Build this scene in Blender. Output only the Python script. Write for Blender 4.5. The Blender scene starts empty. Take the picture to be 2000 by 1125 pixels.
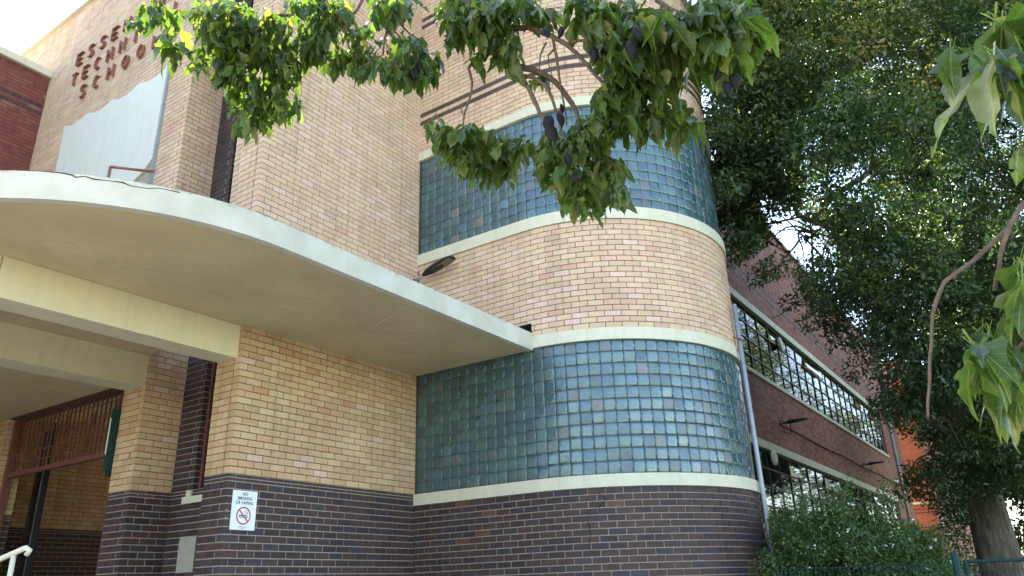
import bpy, bmesh, math, random
import numpy as np
from mathutils import Vector, Matrix
random.seed(7); RNG = np.random.default_rng(11)
S = bpy.context.scene
COL = S.collection
# ------------------------------------------------------------------ camera
FPX, YAW, PIT, ROL = 1486.75, 0.59129, 0.377974, -0.033291
CAM = np.array([8.0472, -9.1076, 0.0])
def cam_axes():
    f = np.array([-math.sin(YAW)*math.cos(PIT), math.cos(YAW)*math.cos(PIT), math.sin(PIT)])
    r = np.array([math.cos(YAW), math.sin(YAW), 0.0]); u = np.cross(r, f)
    r2 = r*math.cos(ROL)+u*math.sin(ROL); u2 = np.cross(r2, f)
    return r2, u2, f
CR, CU, CF = cam_axes()
cd = bpy.data.cameras.new('camera'); co = bpy.data.objects.new('camera', cd); COL.objects.link(co)
M3 = Matrix(((CR[0], CU[0], -CF[0]), (CR[1], CU[1], -CF[1]), (CR[2], CU[2], -CF[2])))
co.matrix_world = Matrix.Translation(Vector(CAM)) @ M3.to_4x4()
cd.sensor_width = 36.0; cd.lens = FPX/2000*36.0; cd.clip_start = 0.05; cd.clip_end = 3000
S.camera = co
# ------------------------------------------------------------------ light
SUN_EL, SUN_X, SUN_Y = 50.0, -0.87, 0.493          # towards the sun
S.view_settings.view_transform = 'Standard'; S.view_settings.look = 'None'
S.view_settings.exposure = 2.97; S.view_settings.gamma = 1.0
try: S.view_settings.use_curve_mapping = False
except Exception: pass
try:                                   # the camera's white balance, set for open shade
    S.view_settings.use_white_balance = True; S.view_settings.white_balance_temperature = 7300; S.view_settings.white_balance_tint = 10
except Exception: pass
W = bpy.data.worlds.new('World'); S.world = W; W.use_nodes = True
nt = W.node_tree; bg = nt.nodes['Background']
sky = nt.nodes.new('ShaderNodeTexSky'); sky.sky_type = 'NISHITA'; sky.sun_disc = False
sky.sun_elevation = math.radians(SUN_EL); sky.sun_rotation = math.atan2(SUN_X, SUN_Y)
sky.air_density = 1.0; sky.dust_density = 0.6; sky.ozone_density = 1.0
nt.links.new(sky.outputs[0], bg.inputs[0]); bg.inputs[1].default_value = 0.11
sl = bpy.data.lights.new('sun', 'SUN'); sl.energy = 4.2; sl.angle = math.radians(0.5); sl.color = (1.0, 0.94, 0.84)
so = bpy.data.objects.new('sun', sl); COL.objects.link(so)
ce = math.cos(math.radians(SUN_EL))
so.rotation_euler = Vector((SUN_X*ce, SUN_Y*ce, math.sin(math.radians(SUN_EL)))).to_track_quat('Z', 'Y').to_euler()
# ------------------------------------------------------------------ helpers
def ray(px, py):
    return CF + CR*(px-1000)/FPX - CU*(py-562.5)/FPX
def at(px, py, d):
    return CAM + d*ray(px, py)
def proj(P):
    P = np.asarray(P, float) - CAM
    z = P @ CF
    return 1000+FPX*(P @ CR)/z, 562.5-FPX*(P @ CU)/z, z
def tag(o, label=None, cat=None, group=None, kind=None):
    if label: o['label'] = label
    if cat: o['category'] = cat
    if group: o['group'] = group
    if kind: o['kind'] = kind
    return o
def empty(name, loc, label, cat, group=None):
    o = bpy.data.objects.new(name, None); COL.objects.link(o); o.location = loc
    o.empty_display_size = .1
    return tag(o, label, cat, group)
def link(name, me, mats, parent=None):
    for m in (mats if isinstance(mats, (list, tuple)) else [mats]): me.materials.append(m)
    o = bpy.data.objects.new(name, me); COL.objects.link(o)
    if parent is not None:
        o.parent = parent
        L = Vector((0, 0, 0)); p = parent
        while p: L += Vector(p.location); p = p.parent
        o.location = -L if o.location.length == 0 else Vector(o.location)-L
    return o
class MB:
    """collects simple solids, built as one mesh"""
    def __init__(s): s.v = []; s.f = []; s.sm = []
    def add(s, vs, fs, smooth=False):
        b = len(s.v); s.v += [tuple(map(float, v)) for v in vs]
        for f in fs: s.f.append([b+i for i in f]); s.sm.append(smooth)
    def box(s, a, b):
        x0, y0, z0 = a; x1, y1, z1 = b
        s.add([(x0,y0,z0),(x1,y0,z0),(x1,y1,z0),(x0,y1,z0),(x0,y0,z1),(x1,y0,z1),(x1,y1,z1),(x0,y1,z1)],
              [(0,3,2,1),(4,5,6,7),(0,1,5,4),(1,2,6,5),(2,3,7,6),(3,0,4,7)])
    def prism(s, poly, z0, z1):
        n = len(poly)
        s.add([(x,y,z0) for x,y in poly]+[(x,y,z1) for x,y in poly],
              [list(range(n))[::-1], [n+i for i in range(n)]]+[(i,(i+1)%n,n+(i+1)%n,n+i) for i in range(n)])
    def slab(s, pts, n, t):
        """polygon given by 3D points, thickened by t along -n"""
        n = np.array(n, float); k = len(pts)
        a = [np.array(p, float) for p in pts]; b = [p-n*t for p in a]
        s.add(a+b, [list(range(k)), [k+i for i in range(k)][::-1]]+[(i, k+i, k+(i+1)%k, (i+1)%k) for i in range(k)])
    def tube(s, pts, rad, seg=8, cap=True):
        pts = [np.array(p, float) for p in pts]; n = len(pts)
        rad = rad if hasattr(rad, '__len__') else [rad]*n
        up = None; vs = []
        for i, p in enumerate(pts):
            t = pts[min(i+1, n-1)]-pts[max(i-1, 0)]; t = t/(np.linalg.norm(t)+1e-9)
            if up is None:
                up = np.array([0, 0, 1.]) if abs(t[2]) < .9 else np.array([1., 0, 0])
            a = np.cross(up, t); a /= np.linalg.norm(a)+1e-9; b = np.cross(t, a); up = b
            for k in range(seg):
                q = 2*math.pi*k/seg; vs.append(p+rad[i]*(math.cos(q)*a+math.sin(q)*b))
        fs = []
        for i in range(n-1):
            for k in range(seg):
                fs.append((i*seg+k, i*seg+(k+1) % seg, (i+1)*seg+(k+1) % seg, (i+1)*seg+k))
        if cap: fs += [list(range(seg))[::-1], [(n-1)*seg+k for k in range(seg)]]
        s.add(vs, fs, True)
    def build(s, name, mat, parent=None, flat=False):
        me = bpy.data.meshes.new(name); me.from_pydata(s.v, [], s.f); me.update()
        if not flat: me.polygons.foreach_set('use_smooth', s.sm)
        return link(name, me, mat, parent)
# ------------------------------------------------------------------ materials
def newmat(name):
    m = bpy.data.materials.new(name); m.use_nodes = True
    t = m.node_tree; b = t.nodes['Principled BSDF']
    return m, t, b
def N(t, typ, **kw):
    n = t.nodes.new(typ)
    for k, v in kw.items(): setattr(n, k, v)
    return n
def ramp(t, stops, interp='LINEAR'):
    r = N(t, 'ShaderNodeValToRGB'); r.color_ramp.interpolation = interp
    e = r.color_ramp.elements
    while len(e) < len(stops): e.new(.5)
    for i, (p, c) in enumerate(stops):
        e[i].position = p; e[i].color = (*c, 1)
    return r
def noise(t, scale, detail=4, rough=.6, vec=None):
    n = N(t, 'ShaderNodeTexNoise'); n.inputs['Scale'].default_value = scale
    n.inputs['Detail'].default_value = detail; n.inputs['Roughness'].default_value = rough
    if vec is not None: t.links.new(vec, n.inputs['Vector'])
    return n
def geopos(t): return N(t, 'ShaderNodeNewGeometry').outputs['Position']
def mult(t, a, b, fac=1.0, mode='MULTIPLY'):
    m = N(t, 'ShaderNodeMixRGB', blend_type=mode); m.inputs[0].default_value = fac
    for s, i in ((a, 1), (b, 2)):
        if hasattr(s, 'links'): t.links.new(s, m.inputs[i])
        else: m.inputs[i].default_value = (*s, 1)
    return m.outputs[0]
def bump(t, b, h, strength=.3, dist=.01):
    n = N(t, 'ShaderNodeBump'); n.inputs['Strength'].default_value = strength; n.inputs['Distance'].default_value = dist
    t.links.new(h, n.inputs['Height']); t.links.new(n.outputs[0], b.inputs['Normal'])
def brick_mat(name, stops, src, rough=.75, spec=.25, mottle=.24, stain=True):
    m, t, b = newmat(name)
    if src == 'obj': r = N(t, 'ShaderNodeObjectInfo').outputs['Random']
    else:
        a = N(t, 'ShaderNodeAttribute', attribute_name='rnd'); r = a.outputs['Fac']
    c = ramp(t, stops, 'CONSTANT'); t.links.new(r, c.inputs[0])
    pos = geopos(t)
    n1 = noise(t, 55, 5, .7, pos); r1 = ramp(t, [(.3, (1-mottle,)*3), (.7, (1.12,)*3)]); t.links.new(n1.outputs[0], r1.inputs[0])
    col = mult(t, c.outputs[0], r1.outputs[0])
    n2 = noise(t, 1.1, 5, .6, pos); r2 = ramp(t, [(.32, (.90, .89, .88)), (.68, (1.05, 1.04, 1.03))]); t.links.new(n2.outputs[0], r2.inputs[0])
    col = mult(t, col, r2.outputs[0])
    if stain:   # rain streaks
        mp = N(t, 'ShaderNodeMapping'); mp.inputs['Scale'].default_value = (7, 7, .35); t.links.new(pos, mp.inputs[0])
        n3 = noise(t, 1.0, 4, .6, mp.outputs[0]); r3 = ramp(t, [(.48, (1, 1, 1)), (.78, (.80, .79, .79))]); t.links.new(n3.outputs[0], r3.inputs[0])
        col = mult(t, col, r3.outputs[0])
    t.links.new(col, b.inputs['Base Color']); b.inputs['Roughness'].default_value = rough
    b.inputs['Specular IOR Level'].default_value = spec
    bump(t, b, n1.outputs[0], .25, .004)
    return m
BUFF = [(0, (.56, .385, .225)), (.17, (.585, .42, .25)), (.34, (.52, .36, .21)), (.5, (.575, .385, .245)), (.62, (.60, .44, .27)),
        (.74, (.56, .36, .215)), (.86, (.49, .34, .19)), (.94, (.63, .45, .35)), (.98, (.53, .30, .18))]  # yellower, with the warm bounce under the canopy in its colour
BUFF_SKYLIT = [(0, (.64, .440, .305)), (.17, (.66, .475, .325)), (.34, (.61, .425, .295)), (.5, (.67, .455, .345)), (.62, (.67, .490, .345)),
        (.74, (.66, .420, .325)), (.84, (.58, .405, .285)), (.92, (.69, .500, .41)), (.975, (.61, .365, .28))]  # same brick as BUFF, with the sky light above the canopy in its colour
DARK = [(0, (.052, .034, .036)), (.2, (.066, .040, .038)), (.38, (.044, .031, .037)), (.55, (.074, .042, .040)), (.7, (.048, .039, .050)),
        (.82, (.070, .044, .042)), (.92, (.058, .048, .054)), (.985, (.13, .065, .045))]
DUSK = [(0, (.115, .080, .074)), (.4, (.135, .095, .085)), (.75, (.10, .072, .070))]
BROWN = [(0, (.33, .115, .080)), (.25, (.37, .145, .105)), (.5, (.28, .095, .070)), (.75, (.39, .18, .135)), (.92, (.33, .18, .14))]
RED = [(0, (.20, .060, .052)), (.25, (.23, .075, .062)), (.5, (.18, .055, .052)), (.8, (.21, .065, .055)), (.95, (.25, .10, .08))]
ORANGE = [(0, (.46, .14, .085)), (.4, (.50, .16, .095)), (.8, (.42, .13, .08))]
BM = {}
for k, st, ro, sp in (('duskb', DUSK, .7, .25), ('buff', BUFF, .8, .2), ('buff_skylit', BUFF_SKYLIT, .8, .2), ('dark', DARK, .62, .28), ('brown', BROWN, .75, .25), ('red', RED, .75, .25), ('orange', ORANGE, .8, .2)):
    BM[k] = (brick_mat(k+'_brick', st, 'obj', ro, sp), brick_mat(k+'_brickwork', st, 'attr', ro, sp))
def plain(name, col, rough=.6, spec=.4, metal=0, var=.12, scale=9, b_s=.0, dirt=None):
    m, t, b = newmat(name)
    pos = geopos(t); n = noise(t, scale, 6, .65, pos)
    r = ramp(t, [(.3, (1-var,)*3), (.7, (1+var*.5,)*3)]); t.links.new(n.outputs[0], r.inputs[0])
    c = mult(t, col, r.outputs[0])
    if dirt:
        mp = N(t, 'ShaderNodeMapping'); mp.inputs['Scale'].default_value = (9, 9, 1.2); t.links.new(pos, mp.inputs[0])
        n3 = noise(t, 1.0, 6, .7, mp.outputs[0]); r3 = ramp(t, [(.5, (0, 0, 0)), (.72, (1, 1, 1))]); t.links.new(n3.outputs[0], r3.inputs[0])
        mx = N(t, 'ShaderNodeMixRGB'); t.links.new(r3.outputs[0], mx.inputs[0]); t.links.new(c, mx.inputs[1]); mx.inputs[2].default_value = (*dirt, 1); c = mx.outputs[0]
    t.links.new(c, b.inputs['Base Color']); b.inputs['Roughness'].default_value = rough
    b.inputs['Specular IOR Level'].default_value = spec; b.inputs['Metallic'].default_value = metal
    if b_s: bump(t, b, n.outputs[0], b_s, .01)
    return m
MORT_B = plain('brown_mortar', (.125, .08, .06), .95, .1, var=.25, scale=30)
MORT_D = plain('pale_mortar', (.37, .31, .255), .95, .1, var=.25, scale=30)
MORT_W = plain('wing_mortar', (.27, .17, .14), .95, .1, var=.2, scale=30)
MORT_R = plain('red_mortar', (.20, .10, .085), .95, .1, var=.3, scale=12)
CREAM = plain('cream_paint', (.64, .575, .39), .6, .3, var=.06, scale=3, dirt=(.55, .52, .38))
BAND = plain('cream_band_paint', (.60, .57, .44), .6, .3, var=.10, scale=4, dirt=(.52, .49, .37))
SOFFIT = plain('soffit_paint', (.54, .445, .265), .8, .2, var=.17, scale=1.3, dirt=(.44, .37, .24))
RUST = plain('rusty_steel', (.27, .115, .08), .7, .3, var=.35, scale=25, b_s=.2)
MAROON = plain('maroon_paint', (.15, .055, .042), .55, .4, var=.2, scale=20)
WHITE = plain('white_board', (.62, .61, .55), .6, .3, var=.06, scale=2.5, dirt=(.55, .55, .49))
DKMETAL = plain('dark_metal', (.018, .019, .022), .55, .35, var=.2)
GREYPIPE = plain('galvanised_pipe', (.30, .33, .36), .45, .5, metal=.3, var=.15, scale=8)
GREEN = plain('green_fence_paint', (.008, .040, .036), .6, .25, var=.1)
CONC = plain('concrete', (.42, .38, .33), .9, .2, var=.15, scale=5, b_s=.15)
RENDER = plain('cement_render', (.36, .33, .28), .9, .15, var=.12, scale=8, b_s=.2)
FLOORM = plain('porch_floor', (.25, .22, .18), .7, .3, var=.15, scale=4)
def bark_mat():
    m, t, b = newmat('bark'); pos = geopos(t)
    mp = N(t, 'ShaderNodeMapping'); mp.inputs['Scale'].default_value = (9, 9, 1.6); t.links.new(pos, mp.inputs[0])
    n = noise(t, 1.0, 9, .72, mp.outputs[0]); r = ramp(t, [(.32, (.055, .045, .038)), (.5, (.15, .13, .115)), (.68, (.27, .25, .23))]); t.links.new(n.outputs[0], r.inputs[0])
    n2 = noise(t, 1.3, 4, .6, pos); r2 = ramp(t, [(.4, (.7, .7, .66)), (.6, (1.1, 1.1, 1.1))]); t.links.new(n2.outputs[0], r2.inputs[0])
    t.links.new(mult(t, r.outputs[0], r2.outputs[0]), b.inputs['Base Color']); b.inputs['Roughness'].default_value = .95
    bump(t, b, n.outputs[0], 1.0, .05); return m
BARK = bark_mat()
TWIG = plain('twig_bark', (.13, .095, .075), .9, .2, var=.35, scale=40, b_s=.4)
POD = plain('seed_pod_black', (.008, .007, .010), .55, .22, var=.5, scale=120, b_s=.5)
BLACK = plain('black_void', (.006, .006, .008), .9, .1)
ASPH = plain('asphalt', (.10, .10, .10), .95, .2, var=.3, scale=20)
PAVE = plain('pale_paving', (.46, .42, .36), .9, .2, var=.15, scale=3)
LAWN = plain('lawn_soil', (.07, .10, .035), .95, .1, var=.4, scale=6)
FRAME = plain('window_steel', (.045, .03, .026), .5, .4, var=.2)
SIGNW = plain('sign_white', (.70, .76, .84), .35, .5, var=.02)
SIGNK = plain('sign_black', (.012, .012, .016), .5, .3, var=0)
SIGNR = plain('sign_red', (.55, .03, .03), .45, .3, var=.05)
LENS = plain('lamp_lens', (.16, .14, .09), .25, .6, var=.3, scale=60)
# weathered fascia: pale paint, black mould creeping down from the top edge
def fascia_mat():
    m, t, b = newmat('weathered_fascia')
    pos = geopos(t); sx = N(t, 'ShaderNodeSeparateXYZ'); t.links.new(pos, sx.inputs[0])
    mr = N(t, 'ShaderNodeMapRange'); mr.inputs[1].default_value = 3.33; mr.inputs[2].default_value = 3.57; t.links.new(sx.outputs[2], mr.inputs[0])
    n = noise(t, 11, 8, .8, pos)
    ad = N(t, 'ShaderNodeMath', operation='MULTIPLY'); t.links.new(n.outputs[0], ad.inputs[0]); t.links.new(mr.outputs[0], ad.inputs[1])
    r = ramp(t, [(.42, (0, 0, 0)), (.60, (.85,)*3)]); t.links.new(ad.outputs[0], r.inputs[0])
    n2 = noise(t, 2.2, 5, .6, pos); r2 = ramp(t, [(.35, (.46, .44, .36)), (.65, (.56, .54, .47))]); t.links.new(n2.outputs[0], r2.inputs[0])
    mx = N(t, 'ShaderNodeMixRGB'); t.links.new(r.outputs[0], mx.inputs[0]); t.links.new(r2.outputs[0], mx.inputs[1]); mx.inputs[2].default_value = (.17, .165, .13, 1)
    t.links.new(mx.outputs[0], b.inputs['Base Color']); b.inputs['Roughness'].default_value = .75
    bump(t, b, n.outputs[0], .25, .01)
    return m
FASCIA = fascia_mat()
def glassblock_mat(name, src):
    m, t, b = newmat(name)
    if src == 'obj': r = N(t, 'ShaderNodeObjectInfo').outputs['Random']
    else: r = N(t, 'ShaderNodeAttribute', attribute_name='rnd').outputs['Fac']
    c = ramp(t, [(0, (.040, .088, .098)), (.22, (.050, .104, .110)), (.44, (.040, .080, .104)), (.62, (.056, .112, .116)), (.76, (.040, .074, .078)), (.86, (.055, .098, .130)), (.94, (.078, .098, .098)), (.978, (.12, .12, .105))], 'CONSTANT')
    t.links.new(r, c.inputs[0])
    pos = geopos(t)
    n = noise(t, 7, 5, .7, pos); r1 = ramp(t, [(.3, (.72,)*3), (.7, (1.25,)*3)]); t.links.new(n.outputs[0], r1.inputs[0])
    col = mult(t, c.outputs[0], r1.outputs[0]); t.links.new(col, b.inputs['Base Color'])
    b.inputs['Roughness'].default_value = .22; b.inputs['Specular IOR Level'].default_value = .9; b.inputs['IOR'].default_value = 1.54; b.inputs['Specular Tint'].default_value = (.80, .92, 1, 1); b.inputs['Coat Weight'].default_value = .25; b.inputs['Coat Roughness'].default_value = .12
    mp = N(t, 'ShaderNodeMapping'); mp.inputs['Scale'].default_value = (90, 90, 6); t.links.new(pos, mp.inputs[0])
    n2 = noise(t, 1.0, 2, .5, mp.outputs[0]); bump(t, b, n2.outputs[0], .45, .004)
    rr = N(t, 'ShaderNodeMapRange'); rr.inputs[3].default_value = .12; rr.inputs[4].default_value = .42; t.links.new(r, rr.inputs[0]); t.links.new(rr.outputs[0], b.inputs['Roughness'])
    return m
GB = (glassblock_mat('glass_block', 'obj'), glassblock_mat('glass_blockwork', 'attr'))
GJOINT = plain('glass_block_joint', (.11, .20, .165), .6, .4, var=.35, scale=12)
def pane_mat():
    m, t, b = newmat('window_glass')
    b.inputs['Base Color'].default_value = (.014, .017, .018, 1); b.inputs['Roughness'].default_value = .03
    b.inputs['Specular IOR Level'].default_value = .4; b.inputs['IOR'].default_value = 1.42
    n = noise(t, 1.7, 2, .5, geopos(t)); bump(t, b, n.outputs[0], .12, .01)
    return m
PANE = pane_mat()
def leaf_mat(name, cols, trans, src='attr', gloss=.35, tfac=.45, spec=.5):
    m, t, b = newmat(name)
    if src == 'obj': r = N(t, 'ShaderNodeObjectInfo').outputs['Random']
    else: r = N(t, 'ShaderNodeAttribute', attribute_name='rnd').outputs['Fac']
    c = ramp(t, cols); t.links.new(r, c.inputs[0])
    pos = geopos(t); n = noise(t, 35, 3, .6, pos); r1 = ramp(t, [(.3, (.75,)*3), (.7, (1.2,)*3)]); t.links.new(n.outputs[0], r1.inputs[0])
    col = mult(t, c.outputs[0], r1.outputs[0])
    if src == 'obj':       # pale midrib and side veins, brown bites
        def M_(op, a, b_=None):
            q = N(t, 'ShaderNodeMath', operation=op)
            for i_, v_ in enumerate((a, b_)):
                if v_ is None: continue
                if hasattr(v_, 'links'): t.links.new(v_, q.inputs[i_])
                else: q.inputs[i_].default_value = v_
            return q.outputs[0]
        oc = N(t, 'ShaderNodeTexCoord').outputs['Object']; sx = N(t, 'ShaderNodeSeparateXYZ'); t.links.new(oc, sx.inputs[0])
        ax = M_('ABSOLUTE', sx.outputs[0]); mid = M_('LESS_THAN', ax, .011)
        fr = M_('FRACT', M_('MULTIPLY', M_('SUBTRACT', sx.outputs[1], M_('MULTIPLY', ax, 1.1)), 6.5)); lat = M_('MULTIPLY', M_('LESS_THAN', fr, .07), .6)
        vf = M_('MULTIPLY', M_('MAXIMUM', mid, lat), .55)
        mxv = N(t, 'ShaderNodeMixRGB'); t.links.new(vf, mxv.inputs[0]); t.links.new(col, mxv.inputs[1]); mxv.inputs[2].default_value = (.20, .24, .08, 1)
        nb_ = noise(t, 4.5, 5, .7, oc); rb = ramp(t, [(.66, (0, 0, 0)), (.72, (.8,)*3)]); t.links.new(nb_.outputs[0], rb.inputs[0])
        mxb = N(t, 'ShaderNodeMixRGB'); t.links.new(rb.outputs[0], mxb.inputs[0]); t.links.new(mxv.outputs[0], mxb.inputs[1]); mxb.inputs[2].default_value = (.16, .12, .04, 1)
        col = mxb.outputs[0]
    t.links.new(col, b.inputs['Base Color']); b.inputs['Roughness'].default_value = gloss; b.inputs['Specular IOR Level'].default_value = spec
    tr = N(t, 'ShaderNodeBsdfTranslucent'); tc = mult(t, col, trans, 1.0); t.links.new(tc, tr.inputs[0])
    mx = N(t, 'ShaderNodeMixShader'); mx.inputs[0].default_value = tfac
    t.links.new(b.outputs[0], mx.inputs[1]); t.links.new(tr.outputs[0], mx.inputs[2])
    t.links.new(mx.outputs[0], t.nodes['Material Output'].inputs[0])
    return m
FIGL = leaf_mat('tree_leaf', [(0, (.018, .040, .018)), (.40, (.038, .070, .028)), (.70, (.072, .115, .036)), (.92, (.14, .17, .050)), (1, (.22, .18, .06))], (2.2, 2.4, 1.2), gloss=.33, tfac=.28, spec=.5)
SHRUBL = leaf_mat('shrub_leaf', [(0, (.030, .060, .018)), (.6, (.060, .105, .030)), (1, (.115, .165, .048))], (2.0, 2.2, 1.2), gloss=.4, tfac=.3)
KCOL = [(0, (.030, .056, .014)), (.5, (.050, .086, .021)), (.85, (.080, .125, .030)), (1, (.16, .16, .05))]
KLEAF = (leaf_mat('flame_tree_leaf', KCOL, (2.6, 2.9, 1.1), 'obj', .3, .42), leaf_mat('flame_tree_leaves', KCOL, (2.6, 2.9, 1.1), 'attr', .3, .42))
FLOWER = plain('white_petal', (.75, .74, .70), .7, .2, var=.05)
# ------------------------------------------------------------------ ground
def sheet(name, x0, y0, x1, y1, z, mat):
    b = MB(); b.add([(x0,y0,z),(x1,y0,z),(x1,y1,z),(x0,y1,z)], [(0,1,2,3)]); return tag(b.build(name, mat), kind='structure')
GZ = -1.6
sheet('ground', -600, -600, 600, 900, GZ, LAWN)
sheet('forecourt', -14, -12.5, 11.5, 3, GZ+.004, PAVE)
sheet('footpath', -60, -16, 60, -12.5, GZ+.008, PAVE)
sheet('road', -200, -26, 200, -16.15, GZ+.004, ASPH)
b = MB(); b.box((-200, -16.15, GZ), (200, -16.0, GZ+.13)); tag(b.build('kerb', CONC), kind='structure')
# ------------------------------------------------------------------ masonry
H = 1.4159; LM = 3.35; XS, RT = 2.1448, 2.3247; XP = -2.0975; YD = -2.75; XW = 2.27; ZC = H+1.875
A_END = math.radians(180)
def line(o, d):
    o = np.array(o, float); d = np.array(d, float)
    n = np.array([d[1], -d[0]])
    return lambda s: (o+d*s, d, n)
def tower_path(s):
    if s < XS: return np.array([s, 0.]), np.array([1., 0]), np.array([0., -1])
    a = (s-XS)/RT; c, q = math.cos(a), math.sin(a)
    return np.array([XS+RT*q, RT-RT*c]), np.array([c, q]), np.array([q, -c])
T_LEN = XS+RT*math.pi
CANOPY = [(2.27, 0.0), (2.27, -4.3)] + [(2.27-2.75+2.75*math.cos(a), -4.6-2.75*math.sin(a)) for a in np.linspace(0.0, math.pi/2, 22)] + [(-7.2, -7.35), (-7.2, -3.35), (0, -3.35), (0, 0)]
def inpoly(x, y, poly):
    c = False; n = len(poly)
    for i in range(n):
        x1, y1 = poly[i]; x2, y2 = poly[(i+1) % n]
        if (y1 > y) != (y2 > y) and x < (x2-x1)*(y-y1)/(y2-y1)+x1: c = not c
    return c
def seen(P):
    x, y, z = proj(P)
    if z < .1 or x < 0 or x > 2000 or y < 0 or y > 1125: return False
    if P[2] > ZC:                       # the canopy hides what lies behind it
        t = (ZC+.12)/(P[2]); q = CAM+(np.array(P)-CAM)*t
        if inpoly(q[0], q[1], CANOPY): return False
    return True
THINGS = {}       # thing -> list of pieces
class Wall:
    pass
def solid_along(path, s0, s1, z0, z1, inset, thick, name, mat, parent, step=.18):
    straight = np.allclose(path(s0)[1], path(s1)[1]) and np.allclose(path((s0+s1)/2)[1], path(s0)[1])
    ss = [s0, s1] if straight else sorted(set(list(np.linspace(s0, s1, max(2, int((s1-s0)/step)))) + ([XS] if path is tower_path and s0 < XS < s1 else [])))
    vs = []; fs = []
    for s in ss:
        o, d, n = path(s); f = o-n*inset; k = o-n*(inset+thick)
        vs += [(f[0], f[1], z0), (f[0], f[1], z1), (k[0], k[1], z1), (k[0], k[1], z0)]
    m = len(ss)
    for i in range(m-1):
        a = i*4; b = a+4
        fs += [(a, b, b+1, a+1), (a+1, b+1, b+2, a+2), (a+2, b+2, b+3, a+3), (a+3, b+3, b, a)]
    fs += [(0, 1, 2, 3), ((m-1)*4+3, (m-1)*4+2, (m-1)*4+1, (m-1)*4)]
    bb = MB(); bb.add(vs, fs, False); return bb.build(name, mat, parent, flat=True)
def add_wall(thing, path, s0, s1, z0, courses, mort, name='wall', c0=None, c1=None, depth=.035, back=.16, off=0.0, backing=True):
    """courses: list of (height, kind). c0/c1: None butt end, or parity 0/1 where the wall wraps round a corner."""
    zt = z0+sum(c[0] for c in courses)
    ins0 = .010 if c0 is not None else 0; ins1 = .010 if c1 is not None else 0
    w = solid_along(path, s0+ins0, s1-ins1, z0, zt, .009, back, name, mort, thing) if backing else thing
    z = z0; L = THINGS.setdefault(thing.name, dict(thing=thing, bricks=[]))['bricks']
    for i, (h, kind) in enumerate(courses):
        a = s0; e = s1; segs = []
        par = i % 2
        end_full = False
        if c1 is not None:
            if (i+c1) % 2: e = s1-.12
            else: end_full = True
        if c0 is not None:
            if (i+c0) % 2:
                s = s0+.12
            else:
                segs.append((s0, min(s0+.23, e), .11)); s = s0+.24
        else:
            s = s0+(off+(.12 if par else 0)) % .24
            if s-.01-s0 > .03: segs.append((s0, s-.01, depth))
        while s < e-.025:
            t = min(s+.23, e-(0 if e == s1 else .01)); rem = e-(t+.01)
            if rem < .03: t = e if e == s1 else e-.01
            segs.append((s, t, depth)); s = t+.01
        if end_full and segs:
            q = segs[-1]; segs[-1] = (q[0], q[1], .11)
        for a_, b_, dp in segs:
            g = .0015 if kind == 'dark' else 0
            L.append((w, path, a_+g, b_-g, z+.005+g, h-.010-2*g, dp, kind))
        z += h
    return w
def c_courses(n, k, h=.086): return [(h, k)]*n
BMESH = {}
def brick_mesh(l, h, d, kind):
    key = (round(l*200), round(h*500), round(d*100), kind)
    if key in BMESH: return BMESH[key]
    l = key[0]/200.; h = key[1]/500.
    me = bpy.data.meshes.new('brick'); c = .0025
    x0, x1 = -l/2, l/2
    v = [(x0+c, 0, c), (x1-c, 0, c), (x1-c, 0, h-c), (x0+c, 0, h-c), (x0, c, 0), (x1, c, 0), (x1, c, h), (x0, c, h), (x0, d, 0), (x1, d, 0), (x1, d, h), (x0, d, h)]
    f = [(0,1,2,3), (4,5,1,0), (5,6,2,1), (6,7,3,2), (7,4,0,3), (8,9,5,4), (9,10,6,5), (10,11,7,6), (11,8,4,7)]
    me.from_pydata(v, [], f); me.update(); me.materials.append(BM[kind][0]); BMESH[key] = me
    return me
def world_loc(p):
    L = Vector((0, 0, 0))
    while p: L += Vector(p.location); p = p.parent
    return L
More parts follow.
